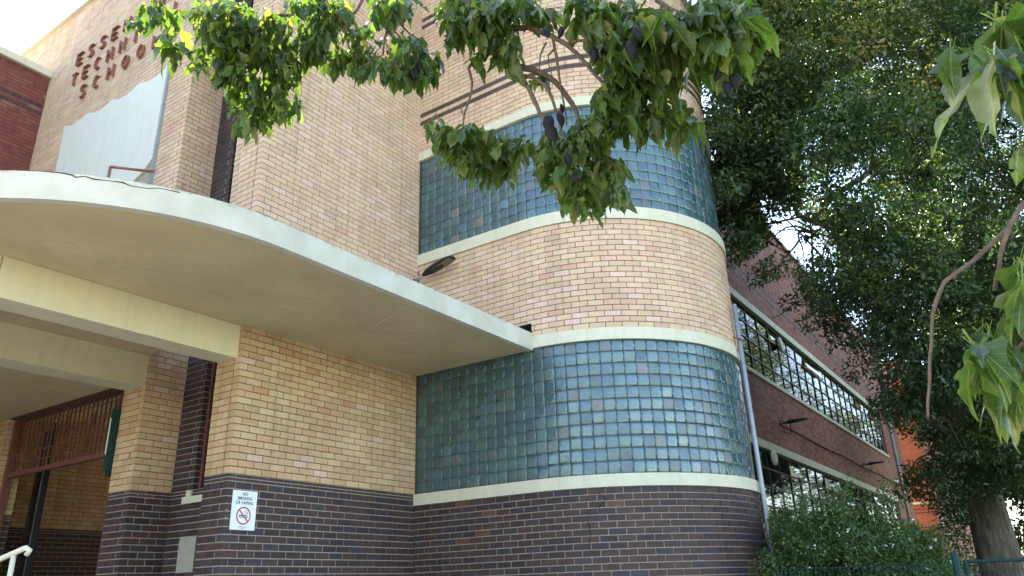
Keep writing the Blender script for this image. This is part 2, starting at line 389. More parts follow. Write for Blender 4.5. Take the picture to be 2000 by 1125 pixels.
def flush_walls():
    for key, T in THINGS.items():
        th = T['thing']; Bs = T['bricks']; sc = []
        for i, (w, path, a, b, z, h, dp, kind) in enumerate(Bs):
            o, d, n = path((a+b)/2); P = np.array([o[0], o[1], z+h/2])
            if seen(P):
                vd = P-CAM; D = np.linalg.norm(vd); vn = abs(vd @ np.array([n[0], n[1], 0]))/D
                facing = -(vd[0]*n[0]+vd[1]*n[1])
                sc.append(((b-a)*h*vn/D/D if facing > 0 else 0, i))
        sc.sort(reverse=True); top = set(i for s_, i in sc[:298] if s_ > 0)
        V = []; F = []; R = []; MI = []; kinds = []
        for i, (w, path, a, b, z, h, dp, kind) in enumerate(Bs):
            s = (a+b)/2; o, d, n = path(s); l = b-a
            out = random.uniform(-.0015, .0015)
            if i in top:
                me = brick_mesh(l, h, dp, kind)
                ob = bpy.data.objects.new('brick', me); COL.objects.link(ob); ob.parent = w
                p = Vector((o[0]+n[0]*out, o[1]+n[1]*out, z)) - world_loc(w)
                ob.location = p; ob.rotation_euler = (0, 0, math.atan2(d[1], d[0])+random.uniform(-.004, .004))
            else:
                k = len(V); o = o+n*out
                for (u, q, zz) in ((-l/2, 0, 0), (l/2, 0, 0), (l/2, 0, h), (-l/2, 0, h), (-l/2, dp, 0), (l/2, dp, 0), (l/2, dp, h), (-l/2, dp, h)):
                    V.append((o[0]+d[0]*u-n[0]*q, o[1]+d[1]*u-n[1]*q, z+zz))
                F += [(k, k+1, k+2, k+3), (k+4, k+5, k+1, k), (k+5, k+6, k+2, k+1), (k+6, k+7, k+3, k+2), (k+7, k+4, k, k+3)]
                if kind not in kinds: kinds.append(kind)
                R += [random.random()]*5; MI += [kinds.index(kind)]*5
        if V:
            for r_ in range(0, len(R), 5):
                pass
            me = bpy.data.meshes.new('brickwork'); me.from_pydata(V, [], F); me.update()
            at_ = me.attributes.new('rnd', 'FLOAT', 'FACE'); at_.data.foreach_set('value', R)
            me.polygons.foreach_set('material_index', MI)
            o = link('brickwork', me, [BM[k][1] for k in kinds], th); o['kind'] = 'stuff'
# ---- entrance building
main = empty('school_building', (0, 0, GZ), 'buff and dark brick entrance building with rusty raised letters and a rounded cream canopy', 'building')
DK = .0875
def dark_below(n): return [(DK, 'dark')]*n + [(.044, 'dark')]*2
nb = 32
zb = H-.088-nb*DK
low = dark_below(nb)
ny_total = 150     # buff courses above the dark plinth
# projecting block M: front face x=0 (from y=-LM to 0)
pM = line((0, -LM), (0, 1))
add_wall(main, pM, 0, LM, zb, low, MORT_D, c0=0, back=.12)
add_wall(main, pM, 0, LM, H, c_courses(23, 'buff')+c_courses(136, 'buff_skylit'), MORT_B, c0=(0 if (nb+2) % 2 == 0 else 1), back=.12)
# pier A face (y=-LM) from x=-.48/-.66 to 0
pA = line((-.48, -LM), (1, 0))
add_wall(main, pA, 0, .48, zb, low, MORT_D, c1=1, back=.3)
add_wall(main, pA, 0, .48, H, c_courses(23, 'buff')+c_courses(136, 'buff_skylit'), MORT_B, c1=1, back=.3)
pA2 = line((-.66, -LM+.02), (1, 0))
add_wall(main, pA2, 0, .178, H+24*.086, c_courses(135, 'buff_skylit'), MORT_B)
# pillar P: A face (y=-LM) x from -2.64 to XP, B face x=XP y -LM..YD
pP = line((-2.64, -LM), (1, 0))
add_wall(main, pP, 0, 2.64+XP, zb, low, MORT_D, c1=0, back=.3)
add_wall(main, pP, 0, 2.64+XP, H, c_courses(18, 'buff'), MORT_B, c1=0, back=.3)
pPB = line((XP, -LM), (0, 1))
add_wall(main, pPB, 0, YD+LM, zb, low, MORT_D, c0=1, back=.4)
add_wall(main, pPB, 0, YD+LM, H, c_courses(23, 'buff')+c_courses(101, 'buff_skylit'), MORT_B, c0=1, back=.4)
# dark recess panel (y = YD), from XP to -1.6, full height; below the sill it runs to the pier
pD = line((XP, YD), (1, 0))
add_wall(main, pD, 0, 1.62, zb, low, MORT_D, off=.05)
add_wall(main, pD, 0, .50, H, c_courses(135, 'dark'), MORT_D, off=.05, c1=1)
pDB = line((XP+.50, YD), (0, 1))
add_wall(main, pDB, 0, .45, H, c_courses(135, 'dark'), MORT_D, c0=0)
# W wall above the entrance (y=-LM) from x=-11 to XP
pW = line((-11.2, -LM), (1, 0)); zw = H+18*.086
zw0 = H+18*.086
nW = int((12.10-zw0)/.086)
add_wall(main, pW, 0, 11.2+XP, zw0, c_courses(nW, 'buff_skylit'), MORT_B, c1=0, back=.3, name='wall')
b = MB(); b.box((-11.3, -LM-.07, zw0+nW*.086), (XP+.07, -LM+.35, zw0+nW*.086+.19)); b.box((XP-.3, -LM+.35, zw0+nW*.086), (XP+.07, YD, zw0+nW*.086+.19)); b.build('parapet_cap', BAND, main)
# left jamb pier of the entrance
pL = line((-7.7, -LM), (1, 0))
add_wall(main, pL, 0, 7.7-6.18, zb, low, MORT_D, c1=0)
add_wall(main, pL, 0, 7.7-6.18, H, c_courses(18, 'buff'), MORT_B, c1=0)
pLB = line((-6.18, -LM), (0, 1))
add_wall(main, pLB, 0, .35, zb, low, MORT_D, c0=1)
add_wall(main, pLB, 0, .35, H, c_courses(18, 'buff'), MORT_B, c0=1)
# lobby: side wall x=-8.35, back wall
pLob = line((-8.35, -3.0), (0, 1))
add_wall(main, pLob, 0, 7.0, zb, low, MORT_D, back=.2)
add_wall(main, pLob, 0, 7.0, H, c_courses(24, 'buff'), MORT_B, back=.2)
pPin = line((-2.66, -LM+.12), (0, 1))
b = MB(); b.box((-2.64, -LM+.32, GZ), (-2.3, 3.9, 3.5)); b.box((-8.6, 4.0, GZ), (-4.4, 4.2, 3.5)); b.build('lobby_wall', RENDER, main)  # rear wall cut short, its gap added to let daylight into the lobby
b = MB(); b.box((-8.5, -2.95, 3.47), (-2.3, 4.2, 3.6)); b.build('lobby_ceiling', SOFFIT, main)
b = MB(); b.box((-8.5, -LM+.03, 2.965), (-2.45, -2.95, 3.24)); b.build('entrance_lintel', SOFFIT, main)
# roof and rear mass, filled solid to stop sun passing through
b = MB(); b.box((-11.2, -2.9, 4.4), (-2.3, 4.5, 11.9)); b.box((-2.25, -2.2, 3.7), (-.16, 5, 14.9)); b.box((-.155, .36, 3.7), (2.1, 4.2, 14.7));  b.build('roof', CONC, main)
# slot window in the recess
b = MB(); zs = H-.02
b.box((-1.597, YD+.075, zs), (-1.545, YD+.135, 13)); b.box((-.72, YD+.075, zs), (-.665, YD+.135, 13)); 
for k in range(13): b.box((-1.545, YD+.08, zs+k*.95), (-.72, YD+.13, zs+k*.95+.04))
sw = b.build('slot_window', MAROON, main)
b = MB(); b.box((-1.545, YD+.10, zs+.04), (-.72, YD+.11, 12.9)); b.build('pane', PANE, sw)
b = MB(); b.box((-1.77, YD-.035, 1.235), (-.49, YD+.07, 1.328)); b.box((-1.70, YD-.03, 1.328), (-1.595, YD+.0, 1.41)); b.build('window_sill', BAND, main)
b = MB(); b.box((-1.74, YD-.012, .35), (-1.375, YD+.0, .80)); b.build('render_patch', RENDER, main)
b = MB(); b.box((-.66, -LM+.06, 3.5), (-.50, -2.2, 13)); b.box((-.14, -.03, GZ), (-.012, .35, 13.6)); b.box((-.50, -LM+.3, GZ), (-.3, -2.2, 3.5)); b.build('pier_core', MORT_B, main)
# beams under the canopy
zbm = 2.855
b = MB(); b.box((-.42, -6.19, zbm), (-.055, -LM-.004, ZC-.004)); b.box((-.42, -LM-.004, zbm), (-.10, -LM+.10, ZC-.004)); b.build('beam', CREAM, main)
b = MB(); b.box((-2.52, -6.0, zbm-.02), (-2.115, -LM-.004, ZC-.004)); b.build('beam', CREAM, main)
b = MB(); b.box((-7.0, -6.6, zbm-.01), (-.06, -6.2, ZC-.004)); b.build('beam', CREAM, main)
b = MB(); b.box((-8.4, -6.2, 2.97), (-2.53, -LM+.03, 3.1)); b.build('porch_ceiling', SOFFIT, main)
# canopy slab, fascia and drip groove
def offset_poly(poly, d):
    n = len(poly); out = []
    for i in range(n):
        p0 = np.array(poly[i-1]); p1 = np.array(poly[i]); p2 = np.array(poly[(i+1) % n])
        e1 = p1-p0; e2 = p2-p1
        if np.linalg.norm(e1) < 1e-6 or np.linalg.norm(e2) < 1e-6: out.append(tuple(p1)); continue
        n1 = np.array([e1[1], -e1[0]])/np.linalg.norm(e1); n2 = np.array([e2[1], -e2[0]])/np.linalg.norm(e2)
        m = n1+n2; m = m/np.linalg.norm(m); out.append(tuple(p1-m*d/max(.5, m @ n1)*-1))
    return out
edge = CANOPY[:-3]
def off_edge(pts, d):      # shift towards the building
    out = []
    for i, p in enumerate(pts):
        a = np.array(pts[max(i-1, 0)]); c = np.array(pts[min(i+1, len(pts)-1)]); e = c-a; e /= np.linalg.norm(e)
        nn = np.array([e[1], -e[0]])
        out.append(tuple(np.array(p)+nn*d))
    return out
edge_d = [edge[0]]+[ (2.27, y) for y in (-1.1, -2.2, -3.3)]+edge[1:]
def ribbon(bb, outer, inner, z0, z1):
    n = len(outer)
    vs = [(x, y, z0) for x, y in outer]+[(x, y, z1) for x, y in outer]+[(x, y, z0) for x, y in inner]+[(x, y, z1) for x, y in inner]
    fs = []
    for i in range(n-1):
        fs += [(i+1, i, n+i, n+i+1), (2*n+i, 2*n+i+1, 3*n+i+1, 3*n+i), (n+i, 3*n+i, 3*n+i+1, n+i+1), (i, i+1, 2*n+i+1, 2*n+i)]
    fs += [(0, 2*n, 3*n, n), (n-1, 2*n-1, 4*n-1, 3*n-1)]
    bb.add(vs, fs)
ZT = 3.548
in1 = off_edge(edge_d, .085); in2 = off_edge(edge_d, .105)
b = MB(); ribbon(b, edge_d, in1, ZC-.012, ZT); b.build('fascia', FASCIA, main)
b = MB(); ribbon(b, in1, in2, ZC+.012, ZC+.05); b.build('drip_groove', CREAM, main)
poly = in2+[(-7.2, -LM-.003), (.003, -LM-.003), (.003, -.003)]
b = MB(); b.prism(poly[::-1], ZC, ZT-.03); b.build('canopy', SOFFIT, main)
# thin soffit joint and hairline
b = MB()
p0 = np.array((0.35, -1.95)); p1 = np.array((2.15, -2.55))
pts = [(p0[0]+(p1[0]-p0[0])*t, p0[1]+(p1[1]-p0[1])*t+random.uniform(-.02, .02), ZC-.001) for t in np.linspace(0, 1, 14)]
b.tube(pts, .004, 4); b.build('joint_seam', CREAM, main)
# cracks in the fascia
b = MB()
cr = [(33, 332), (95, 335), (122, 338), (139, 341), (148, 346), (165, 344), (184, 350), (205, 352), (239, 356), (256, 363), (289, 368), (310, 367), (352, 376)]
def hit(px, py, axis, val):
    d = ray(px, py); t = (val-CAM[axis])/d[axis]; return CAM+t*d
def hit_edge(px, py):
    d = ray(px, py); best = None
    for i in range(len(edge_d)-1):
        a = np.array(edge_d[i]); c = np.array(edge_d[i+1]); e = c-a
        A = np.array([[d[0], -e[0]], [d[1], -e[1]]])
        if abs(np.linalg.det(A)) < 1e-9: continue
        t, s = np.linalg.solve(A, a-CAM[:2])
        if 0 <= s <= 1 and t > 0 and (best is None or t < best[0]): best = (t, CAM+t*d)
    return None if best is None else best[1]-d*.004
cpts = [hit_edge(*q) for q in cr]; cpts = [q for q in cpts if q is not None]
if len(cpts) > 2: b.tube(cpts, [random.uniform(.002, .006) for _ in cpts], 4); b.build('crack', BLACK, main)
# raised letters
GL = {'E': [[(1,0),(0,0),(0,1),(1,1)], [(0,.5),(.8,.5)]],
 'S': [[(.0,.1),(.25,0),(.7,0),(.95,.2),(.85,.42),(.15,.6),(.05,.8),(.3,1),(.75,1),(1,.9)]],
 'N': [[(0,0),(0,1),(1,0),(1,1)]], 'D': [[(0,0),(0,1),(.55,1),(.95,.75),(.95,.25),(.55,0),(0,0)]],
 'O': [[(.5+.5*math.cos(a),.5+.5*math.sin(a)) for a in np.linspace(0,2*math.pi,21)]],
 'T': [[(0,1),(1,1)], [(.5,1),(.5,0)]], 'C': [[(.5+.5*math.cos(a),.5+.5*math.sin(a)) for a in np.linspace(.30*math.pi,1.70*math.pi,14)]],
 'H': [[(0,0),(0,1)],[(1,0),(1,1)],[(0,.5),(1,.5)]], 'I': [[(.5,0),(.5,1)]],
 'A': [[(0,0),(.5,1),(1,0)],[(.22,.4),(.78,.4)]], 'L': [[(0,1),(0,0),(.9,0)]]}
def letter(ch, x, z, w=.19, h=.27, dep=.062, th=.018):
    bb = MB()
    for st in GL[ch]:
        for (a, c) in zip(st[:-1], st[1:]):
            a = np.array((x+(a[0]-.5)*w, z+(a[1]-.5)*h)); c = np.array((x+(c[0]-.5)*w, z+(c[1]-.5)*h))
            e = c-a; e /= np.linalg.norm(e); nn = np.array([-e[1], e[0]])*th/2; a = a-e*th*.45; c = c+e*th*.45
            q = [a-nn, c-nn, c+nn, a+nn]
            y1 = -LM+.001; y0 = y1-dep+random.uniform(-.002, .002)
            bb.add([(p[0], y0, p[1]) for p in q]+[(p[0], y1, p[1]) for p in q], [(0,1,2,3),(7,6,5,4),(0,4,5,1),(1,5,6,2),(2,6,7,3),(3,7,4,0)])
    o = bb.build('letter', RUST, main, flat=True); o['label'] = 'rusty raised steel letter '+ch
for i, ch in enumerate('ESSENDON'): letter(ch, -6.37+i*.438, 10.50-i*.002)
for i, ch in enumerate('TECHNICAL'): letter(ch, -6.43+i*.445, 10.0, w=.17)
for i, ch in enumerate('SCHOOL'): letter(ch, -5.93+i*.505, 9.50)
# white scalloped board over the window
pts = []
sc = [(-6.36, 8.85), (-5.5, 8.80), (-4.6, 8.71), (-3.72, 8.69), (-2.84, 8.66)]
for (xa, za), (xb, zb_) in zip(sc[:-1], sc[1:]):
    for t in np.linspace(0, 1, 7)[:-1]: pts.append((xa+(xb-xa)*t, za+(zb_-za)*t-.10*math.sin(math.pi*t)))
pts.append(sc[-1])
pts += [(-2.85, 6.80), (-3.1, 6.62), (-3.45, 6.5), (-3.7, 6.3), (-6.3, 6.3)]
b = MB(); b.slab([(x, -LM-.055, z) for x, z in pts], (0, -1, 0), .045)
board = tag(b.build('cover_board', WHITE), 'large white board with a scalloped top edge fixed on the wall above the canopy', 'board')
b = MB(); b.box((-2.846, -LM-.05, 6.2), (-2.80, -LM-.004, 8.68)); b.build('edge_trim', GREYPIPE, board)
b = MB(); b.box((-3.75, -LM-.008, 6.0), (-2.86, -LM-.004, 6.86)); b.build('window_recess', RENDER, main)
b = MB(); zz = 5.9
b.tube([(-3.02, -LM-.6, 5.3), (-3.02, -LM-.6, 6.45)], .025, 6); b.tube([(-3.02, -LM-.6, 6.45), (-2.80, -LM-.02, 6.55)], .022, 6); b.tube([(-3.02, -LM-.6, 5.3), (-2.80, -LM-.6, 3.5)], .02, 6)
tag(b.build('handrail', RUST), 'small rusty rail standing on the canopy beside the white board', 'rail')
# ---- stair tower
tower = empty('stair_tower', (2.2, 1.2, GZ), 'rounded buff brick stair tower with two bands of glass blocks', 'tower')
TP = tower_path
hc = .1686
z0t = H-hc-31*DK
add_wall(tower, TP, .0, T_LEN, z0t, c_courses(31, 'dark', DK), MORT_D, off=.09, back=.2)
def band(z0, z1, out=.03, s0=0.0): return solid_along(TP, s0, T_LEN, z0+.001, z1-.001, -out, .22+out, 'cream_band', BAND, tower, .1)
band(H-hc, H); band(3.31, 3.49, .02); band(5.24, 5.44); band(7.315, 7.483)
nb1 = 20; hb = (5.24-3.49)/nb1
add_wall(tower, TP, 0, T_LEN, 3.49, c_courses(nb1, 'buff_skylit', hb), MORT_B, off=.03, back=.2)
up = []
for i in range(92):
    if i in (7, 9, 33, 35): up += [(.043, 'duskb'), (.043, 'duskb')]
    else: up.append((.086, 'buff_skylit'))
# keep running bond parity even through the split courses
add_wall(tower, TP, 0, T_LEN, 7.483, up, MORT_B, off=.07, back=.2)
b = MB(); b.prism([tuple(TP(s)[0]-TP(s)[2]*.3) for s in np.linspace(.3, T_LEN, 24)]+[(.2, 4.4)], 14.8, 15.0); b.build('roof', CONC, tower)
solid_along(TP, 0, T_LEN, H+.001, 3.309, .038, .1, 'joint_backing', GJOINT, tower, .085)
solid_along(TP, 0, T_LEN, 5.441, 7.314, .038, .1, 'joint_backing', GJOINT, tower, .085)
def gb_geo(w, h):
    V = []; F = []
    rings = [(0, .0), (.004, -.005), (.022, -.0075), (.055, -.006)]   # inset, out
    for ins, y in [(0, .02)]+rings:
        V += [(-w/2+ins, y, ins), (w/2-ins, y, ins), (w/2-ins, y, h-ins), (-w/2+ins, y, h-ins)]
    for r in range(4):
        for k in range(4):
            a = r*4+k; c = r*4+(k+1) % 4; F.append((a, c, c+4, a+4))
    F.append((16, 17, 18, 19))
    return V, F
gw, gh = .1595, (3.31-H)/11
ncol = int((T_LEN-.02)/.1695); gp = (T_LEN-.02)/ncol
GV, GF = gb_geo(gp-.006, gh-.006)
gme = bpy.data.meshes.new('glass_block'); gme.from_pydata(GV, [], GF); gme.update(); gme.polygons.foreach_set('use_smooth', [True]*len(GF)); gme.materials.append(GB[0])
pieces = []
for zb0, ht in ((H, gh), (5.44, (7.315-5.44)/11)):
    for r in range(11):
        for c in range(ncol):
            s = .01+gp*(c+.5); o, d, n = TP(s); z = zb0+r*ht+.005; P = np.array([o[0], o[1], z+.08])
            vd = P-CAM; D = np.linalg.norm(vd); f = -(vd[0]*n[0]+vd[1]*n[1])/D
            pieces.append(((f/D/D if (f > 0 and seen(P)) else 0), s, z))
pieces.sort(reverse=True)
V = []; F = []; R = []
for i, (sc_, s, z) in enumerate(pieces):
    o, d, n = TP(s); q = o-n*(.032+random.uniform(-.002, .002)); yaw = math.atan2(d[1], d[0])+random.gauss(0, .030); tl = random.gauss(0, .030)
    if i < 298 and sc_ > 0:
        ob = bpy.data.objects.new('glass_block', gme); COL.objects.link(ob); ob.parent = tower
        ob.location = Vector((q[0], q[1], z))-Vector(tower.location); ob.rotation_euler = (tl, 0, yaw)
    else:
        k = len(V); mt = Matrix.Translation((q[0], q[1], z)) @ Matrix.Rotation(yaw, 4, 'Z') @ Matrix.Rotation(tl, 4, 'X')
        V += [tuple(mt @ Vector(v)) for v in GV]; F += [[k+j for j in f] for f in GF]; R += [random.random()]*len(GF)
me = bpy.data.meshes.new('glass_blockwork'); me.from_pydata(V, [], F); me.update(); me.polygons.foreach_set('use_smooth', [True]*len(F))
a_ = me.attributes.new('rnd', 'FLOAT', 'FACE'); a_.data.foreach_set('value', R)
link('glass_blockwork', me, GB[1], tower)['kind'] = 'stuff'
b = MB(); b.box((1.98, -.012, 3.53), (2.26, .0, 3.70)); b.build('vent_hole', BLACK, tower)
# stepping crack down the dark brickwork
b = MB(); ck = [(1182, 949), (1168, 963), (1185, 975), (1169, 990), (1168, 1002), (1152, 1005), (1150, 1020), (1154, 1045), (1150, 1060), (1155, 1078)]
cp = []
for q in ck:
    best = None
    for s in np.linspace(2.3, 4.2, 400):
        o, d, n = TP(s); dd = ray(*q); dh = np.array([o[0], o[1]])-CAM[:2]
        cr_ = dd[0]*dh[1]-dd[1]*dh[0]
        if best is None or abs(cr_) < best[0]: best = (abs(cr_), o+n*.001, (np.linalg.norm(dh)/np.linalg.norm(dd[:2]))*dd[2])
    cp.append((best[1][0], best[1][1], best[2]))
b.tube(cp, [random.uniform(.002, .005) for _ in cp], 4); b.build('crack', BLACK, tower)
# ---- right wing (x = XW)
wing = empty('classroom_wing', (XW, 20, GZ), 'long red brown brick wing with two bands of steel framed windows', 'building')
y0, yE, yC = 4.3, 30.13, 34.95
pX = line((XW, y0), (0, 1)); LW = yC-y0
zz0 = 1.20-26*.086
add_wall(wing, pX, 0, LW, zz0, c_courses(26, 'brown'), MORT_W)
add_wall(wing, pX, yE+.3-y0, LW, 1.20, c_courses(26, 'brown', (3.41-1.20)/26), MORT_W)
n2 = 21; add_wall(wing, pX, 0, LW, 3.41, c_courses(n2, 'brown', (5.18-3.41)/n2), MORT_W)
add_wall(wing, pX, yE+.3-y0, LW, 5.18, c_courses(26, 'brown', (7.39-5.18)/26), MORT_W)
cs = c_courses(42, 'brown', (11.0-7.39)/42); cs[7] = (cs[7][0], 'dark'); cs[10] = (cs[10][0], 'dark')
add_wall(wing, pX, 0, LW, 7.39, cs, MORT_W)
b = MB(); b.box((XW-.3, y0, 11.0), (XW+.06, yC+.05, 11.13)); b.build('parapet_cap', MORT_W, wing)
b = MB(); b.box((XW-12, 14.1, 10.7), (XW-.2, yC, 10.9)); b.box((XW-.16, 4.0, 10.5), (XW-.2, 14.1, 10.6)); b.box((XW-12, yC-.15, GZ), (XW-.18, yC-.01, 10.7)); b.build('roof', CONC, wing)
for zl, zh in ((3.20, 3.41), (7.18, 7.39)):
    b = MB(); b.box((XW-.2, y0, zl+.001), (XW+.035, yE+.32, zh-.001)); b.build('lintel', BAND, wing)
for zl, zh in ((1.20, 1.285), (5.18, 5.29)):
    b = MB(); b.box((XW-.25, y0, zl+.001), (XW+.05, yE+.32, zh-.001)); b.build('window_sill', BAND, wing)
for (wz0, wz1) in ((1.285, 3.20), (5.29, 7.18)):
    wo = empty('window_band', (0, 0, 0), None, None); del_ = wo; wo.parent = wing; wo.location = -Vector(wing.location)
    wo.name = 'window'
    b = MB(); b.box((XW-.25, yE, wz0), (XW-.06, yE+.30, wz1)); b.build('reveal', MAROON, wo)
    b = MB(); b.box((XW-3.0, y0, wz0), (XW-2.9, yE+.2, wz1)); b.box((XW-2.9, yE+.05, wz0), (XW-.3, yE+.2, wz1)); b.build('room_wall', RENDER, wo)
    ph = (wz1-wz0)/4; nc = 26; pw = (yE-y0)/nc
    b = MB()
    for c in range(nc+1):
        w_ = .035 if c % 3 else .055
        b.box((XW-.115, y0+c*pw-w_/2, wz0), (XW-.055, y0+c*pw+w_/2, wz1))
    for r in range(5):
        zq = min(max(wz0+r*ph, wz0+.02), wz1-.02); b.box((XW-.112, y0, zq-.018), (XW-.058, yE, zq+.018))
    b.build('frame', FRAME, wo)
    pm = bpy.data.meshes.new('pane'); w2, h2 = pw/2-.015, ph/2-.012
    pm.from_pydata([(-.003, -w2, -h2), (-.003, w2, -h2), (-.003, w2, h2), (-.003, -w2, h2), (.003, -w2, -h2), (.003, w2, -h2), (.003, w2, h2), (.003, -w2, h2)], [],
                   [(3, 2, 1, 0), (4, 5, 6, 7), (0, 1, 5, 4), (1, 2, 6, 5), (2, 3, 7, 6), (3, 0, 4, 7)]); pm.materials.append(PANE)
    for c in range(nc):
        for r in range(4):
            ob = bpy.data.objects.new('pane', pm); COL.objects.link(ob); ob.parent = wo
            op = (r == 3 and c in (13, 14, 21, 9, 24)); ti = .28 if op else random.gauss(0, .006)
            ob.location = (XW-.085+(.05 if op else 0), y0+(c+.5)*pw, wz0+(r+.5)*ph); ob.rotation_euler = (0, -ti if op else ti, random.gauss(0, .006))
# downpipes and cables on the wing
b = MB(); b.tube([(XW+.07, 32.4, GZ), (XW+.07, 32.4, 10.9)], .055, 8)
tag(b.build('downpipe', GREYPIPE), 'pale downpipe near the far end of the red brown wing', 'pipe')
b = MB(); b.tube([(XW+.03, y, 4.06+.02*math.sin(y)) for y in np.linspace(12.8, 32.4, 30)], .018, 5)
tag(b.build('cable', BLACK), 'black cable running between the two wing lights', 'cable')
for (px, py, zc, colr, lab) in ((1520, 672, 6.83, WHITE, 'round beige ventilator in the upper window of the wing'), (1508, 895, 2.95, WHITE, 'round white ventilator in the lower window of the wing')):
    p = hit(px, py, 0, XW); t = empty('window_ventilator', (XW-.05, p[1], p[2]), lab, 'ventilator')
    b = MB(); b.tube([(XW-.05, p[1], p[2]), (XW+.03, p[1], p[2])], .17, 20); b.build('housing', DKMETAL, t)
    b = MB(); b.tube([(XW+.03, p[1], p[2]), (XW+.09, p[1], p[2]), (XW+.115, p[1], p[2])], [.20, .19, .12], 20); b.build('cowl', colr, t)
# tower downpipe
t = empty('downpipe', (4.52, 2.6, GZ), 'tall grey pipe standing against the curved tower', 'pipe')
b = MB(); b.tube([(4.54, 2.62, GZ), (4.54, 2.62, 1.3), (4.53, 2.61, 4.22)], .038, 10); b.build('pipe', GREYPIPE, t)
b = MB(); b.tube([(4.30, 2.62, 3.75), (4.56, 2.56, 3.62), (4.60, 2.62, 3.60)], .014, 5); b.tube([(4.40, 2.52, 3.62), (4.47, 2.55, 3.45), (4.56, 2.62, 3.40)], .012, 5); b.box((4.42, 2.47, 3.58), (4.46, 2.55, 3.86)); b.build('bracket', RUST, t)
# ---- red side wing (x=-7.7)
red = empty('red_brick_wing', (-7.7, -7, GZ), 'dark red brick wing with a white parapet cap at the far left', 'building')
pR = line((-7.7, -13.0), (0, 1))
nr = 132; zr0 = 10.615-nr*.086
cs = c_courses(nr, 'red')
for i in (nr-9, nr-11): cs[i] = (.086, 'dark')
add_wall(red, pR, 0, 13.0-LM, zr0+.0, cs, MORT_R, back=.3)
b = MB(); b.box((-8.05, -13.1, 10.615), (-7.62, -LM-.004, 10.775)); b.build('parapet_cap', BAND, red)
b = MB(); b.box((-16, -13, 10.2), (-8.02, -LM-.1, 10.4)); b.box((-16, -13.0, GZ), (-7.9, -12.8, 10.2)); b.build('roof', CONC, red)
# ---- orange building at the end
org = empty('orange_brick_building', (2, 38, GZ), 'bright orange brick building past the end of the wing', 'building')
pO = line((-3, 38), (1, 0))
add_wall(org, pO, 0, 5.95, -.4, c_courses(46, 'orange', .087), MORT_R, c1=0)
b = MB(); b.box((-3, 37.93, 3.60), (2.95, 38.2, 3.72)); b.build('string_course', BAND, org)
add_wall(org, pO, 0, 5.95, 3.72, c_courses(90, 'orange', .087), MORT_R, c1=0)
pO2 = line((2.95, 38), (0, 1))
add_wall(org, pO2, 0, 20, -.4, c_courses(46, 'brown', .087), MORT_W, c0=1)
add_wall(org, pO2, 0, 20, 3.72, c_courses(90, 'brown', .087), MORT_W, c0=1)
b = MB()
for z_ in (3.32, 3.15): b.box((-3, 37.985, z_), (2.95, 38.0, z_+.04))
b.build('dark_line', DKMETAL, org)
b = MB(); b.box((1.6, 37.88, 1.9), (1.78, 37.99, 3.1)); b.box((2.97, 38.3, 1.5), (3.05, 38.6, 2.9)); b.build('drain_pipe', GREYPIPE, org)
flush_walls()
# ------------------------------------------------------------------ entrance screen, posts, handrail
t = empty('entrance_screen', (-4.4, -3.2, 1.9), 'maroon steel bar screen with chevron ornaments above the entrance opening', 'screen')
GX0, GX1, GY, GZ0, GZ1 = -6.10, -2.66, -3.2, 1.985, 2.96
b = MB(); b.box((GX0, GY-.03, GZ0), (GX1, GY+.03, GZ0+.075)); b.build('bottom_rail', MAROON, t)
nbar = 27
for i in range(nbar):
    x = GX0+.06+(GX1-GX0-.12)*i/(nbar-1); b = MB(); b.box((x-.010, GY-.010, GZ0+.075), (x+.010, GY+.010, GZ1)); b.build('bar', MAROON, t)
for z in (GZ0+.20, GZ0+.36, GZ1-.15, GZ1-.32):
    b = MB(); b.box((GX0, GY-.016, z-.008), (GX1, GY-.0095, z+.008)); b.build('rail', MAROON, t)
for k, (x, z, n_) in enumerate([(-5.85, 2.42, 3), (-5.85, 2.10, 3), (-5.2, 2.42, 4), (-5.25, 2.08, 3), (-4.42, 2.50, 5), (-4.55, 2.12, 4), (-4.35, 2.12, 4), (-3.62, 2.50, 4), (-3.72, 2.14, 4), (-2.98, 2.55, 5), (-3.05, 2.14, 3)]):
    b = MB()
    for j in range(n_):
        zc_ = z+.055*j
        for sgn in (-1, 1):
            b.slab([(x, GY-.025, zc_+.05), (x+sgn*.065, GY-.025, zc_-.02), (x+sgn*.065, GY-.025, zc_-.008), (x, GY-.025, zc_+.062)][::sgn], (0, -1, 0), .012)
    b.build('chevron_ornament', MAROON, t)
for x, w_, y_ in ((-6.15, .11, -3.2), (-5.93, .045, -2.7)):
    b = MB(); b.box((x-w_/2, y_-.05, GZ), (x+w_/2, y_+.05, 2.96)); tag(b.build('door_post', MAROON if w_ > .1 else DKMETAL), '%s at the left side of the entrance' % ('maroon steel post carrying the bar screen' if w_ > .1 else 'thin dark inner door post'), 'post')
b = MB(); b.box((-8.1, -1.9, GZ), (-7.98, -1.75, 3.2)); tag(b.build('door_frame', DKMETAL), 'dark upright door frame inside the lobby', 'frame')
t = empty('notice_board', (-2.66, -3.5, 1.9), 'dark green notice board with a pale strip hung on the pillar beside the entrance', 'notice board')
b = MB(); b.box((-2.735, -3.43, 1.72), (-2.675, -3.26, 2.60)); b.build('frame', GREEN, t)
b = MB(); b.box((-2.72, -3.449, 1.95), (-2.695, -3.441, 2.46)); b.build('pale_panel', WHITE, t)
b = MB(); b.box((-2.71, -3.40, 1.64), (-2.66, -3.30, 1.719)); b.build('bracket', DKMETAL, t)
t = empty('stair_handrail', (1.2, -6.0, GZ), 'white tubular handrail at the bottom left corner in front of the porch', 'handrail')
e_ = at(46, 1073, 6.0); d_ = np.array([CR[0], CR[1], 0])
e2 = at(-110, 1140, 6.0)
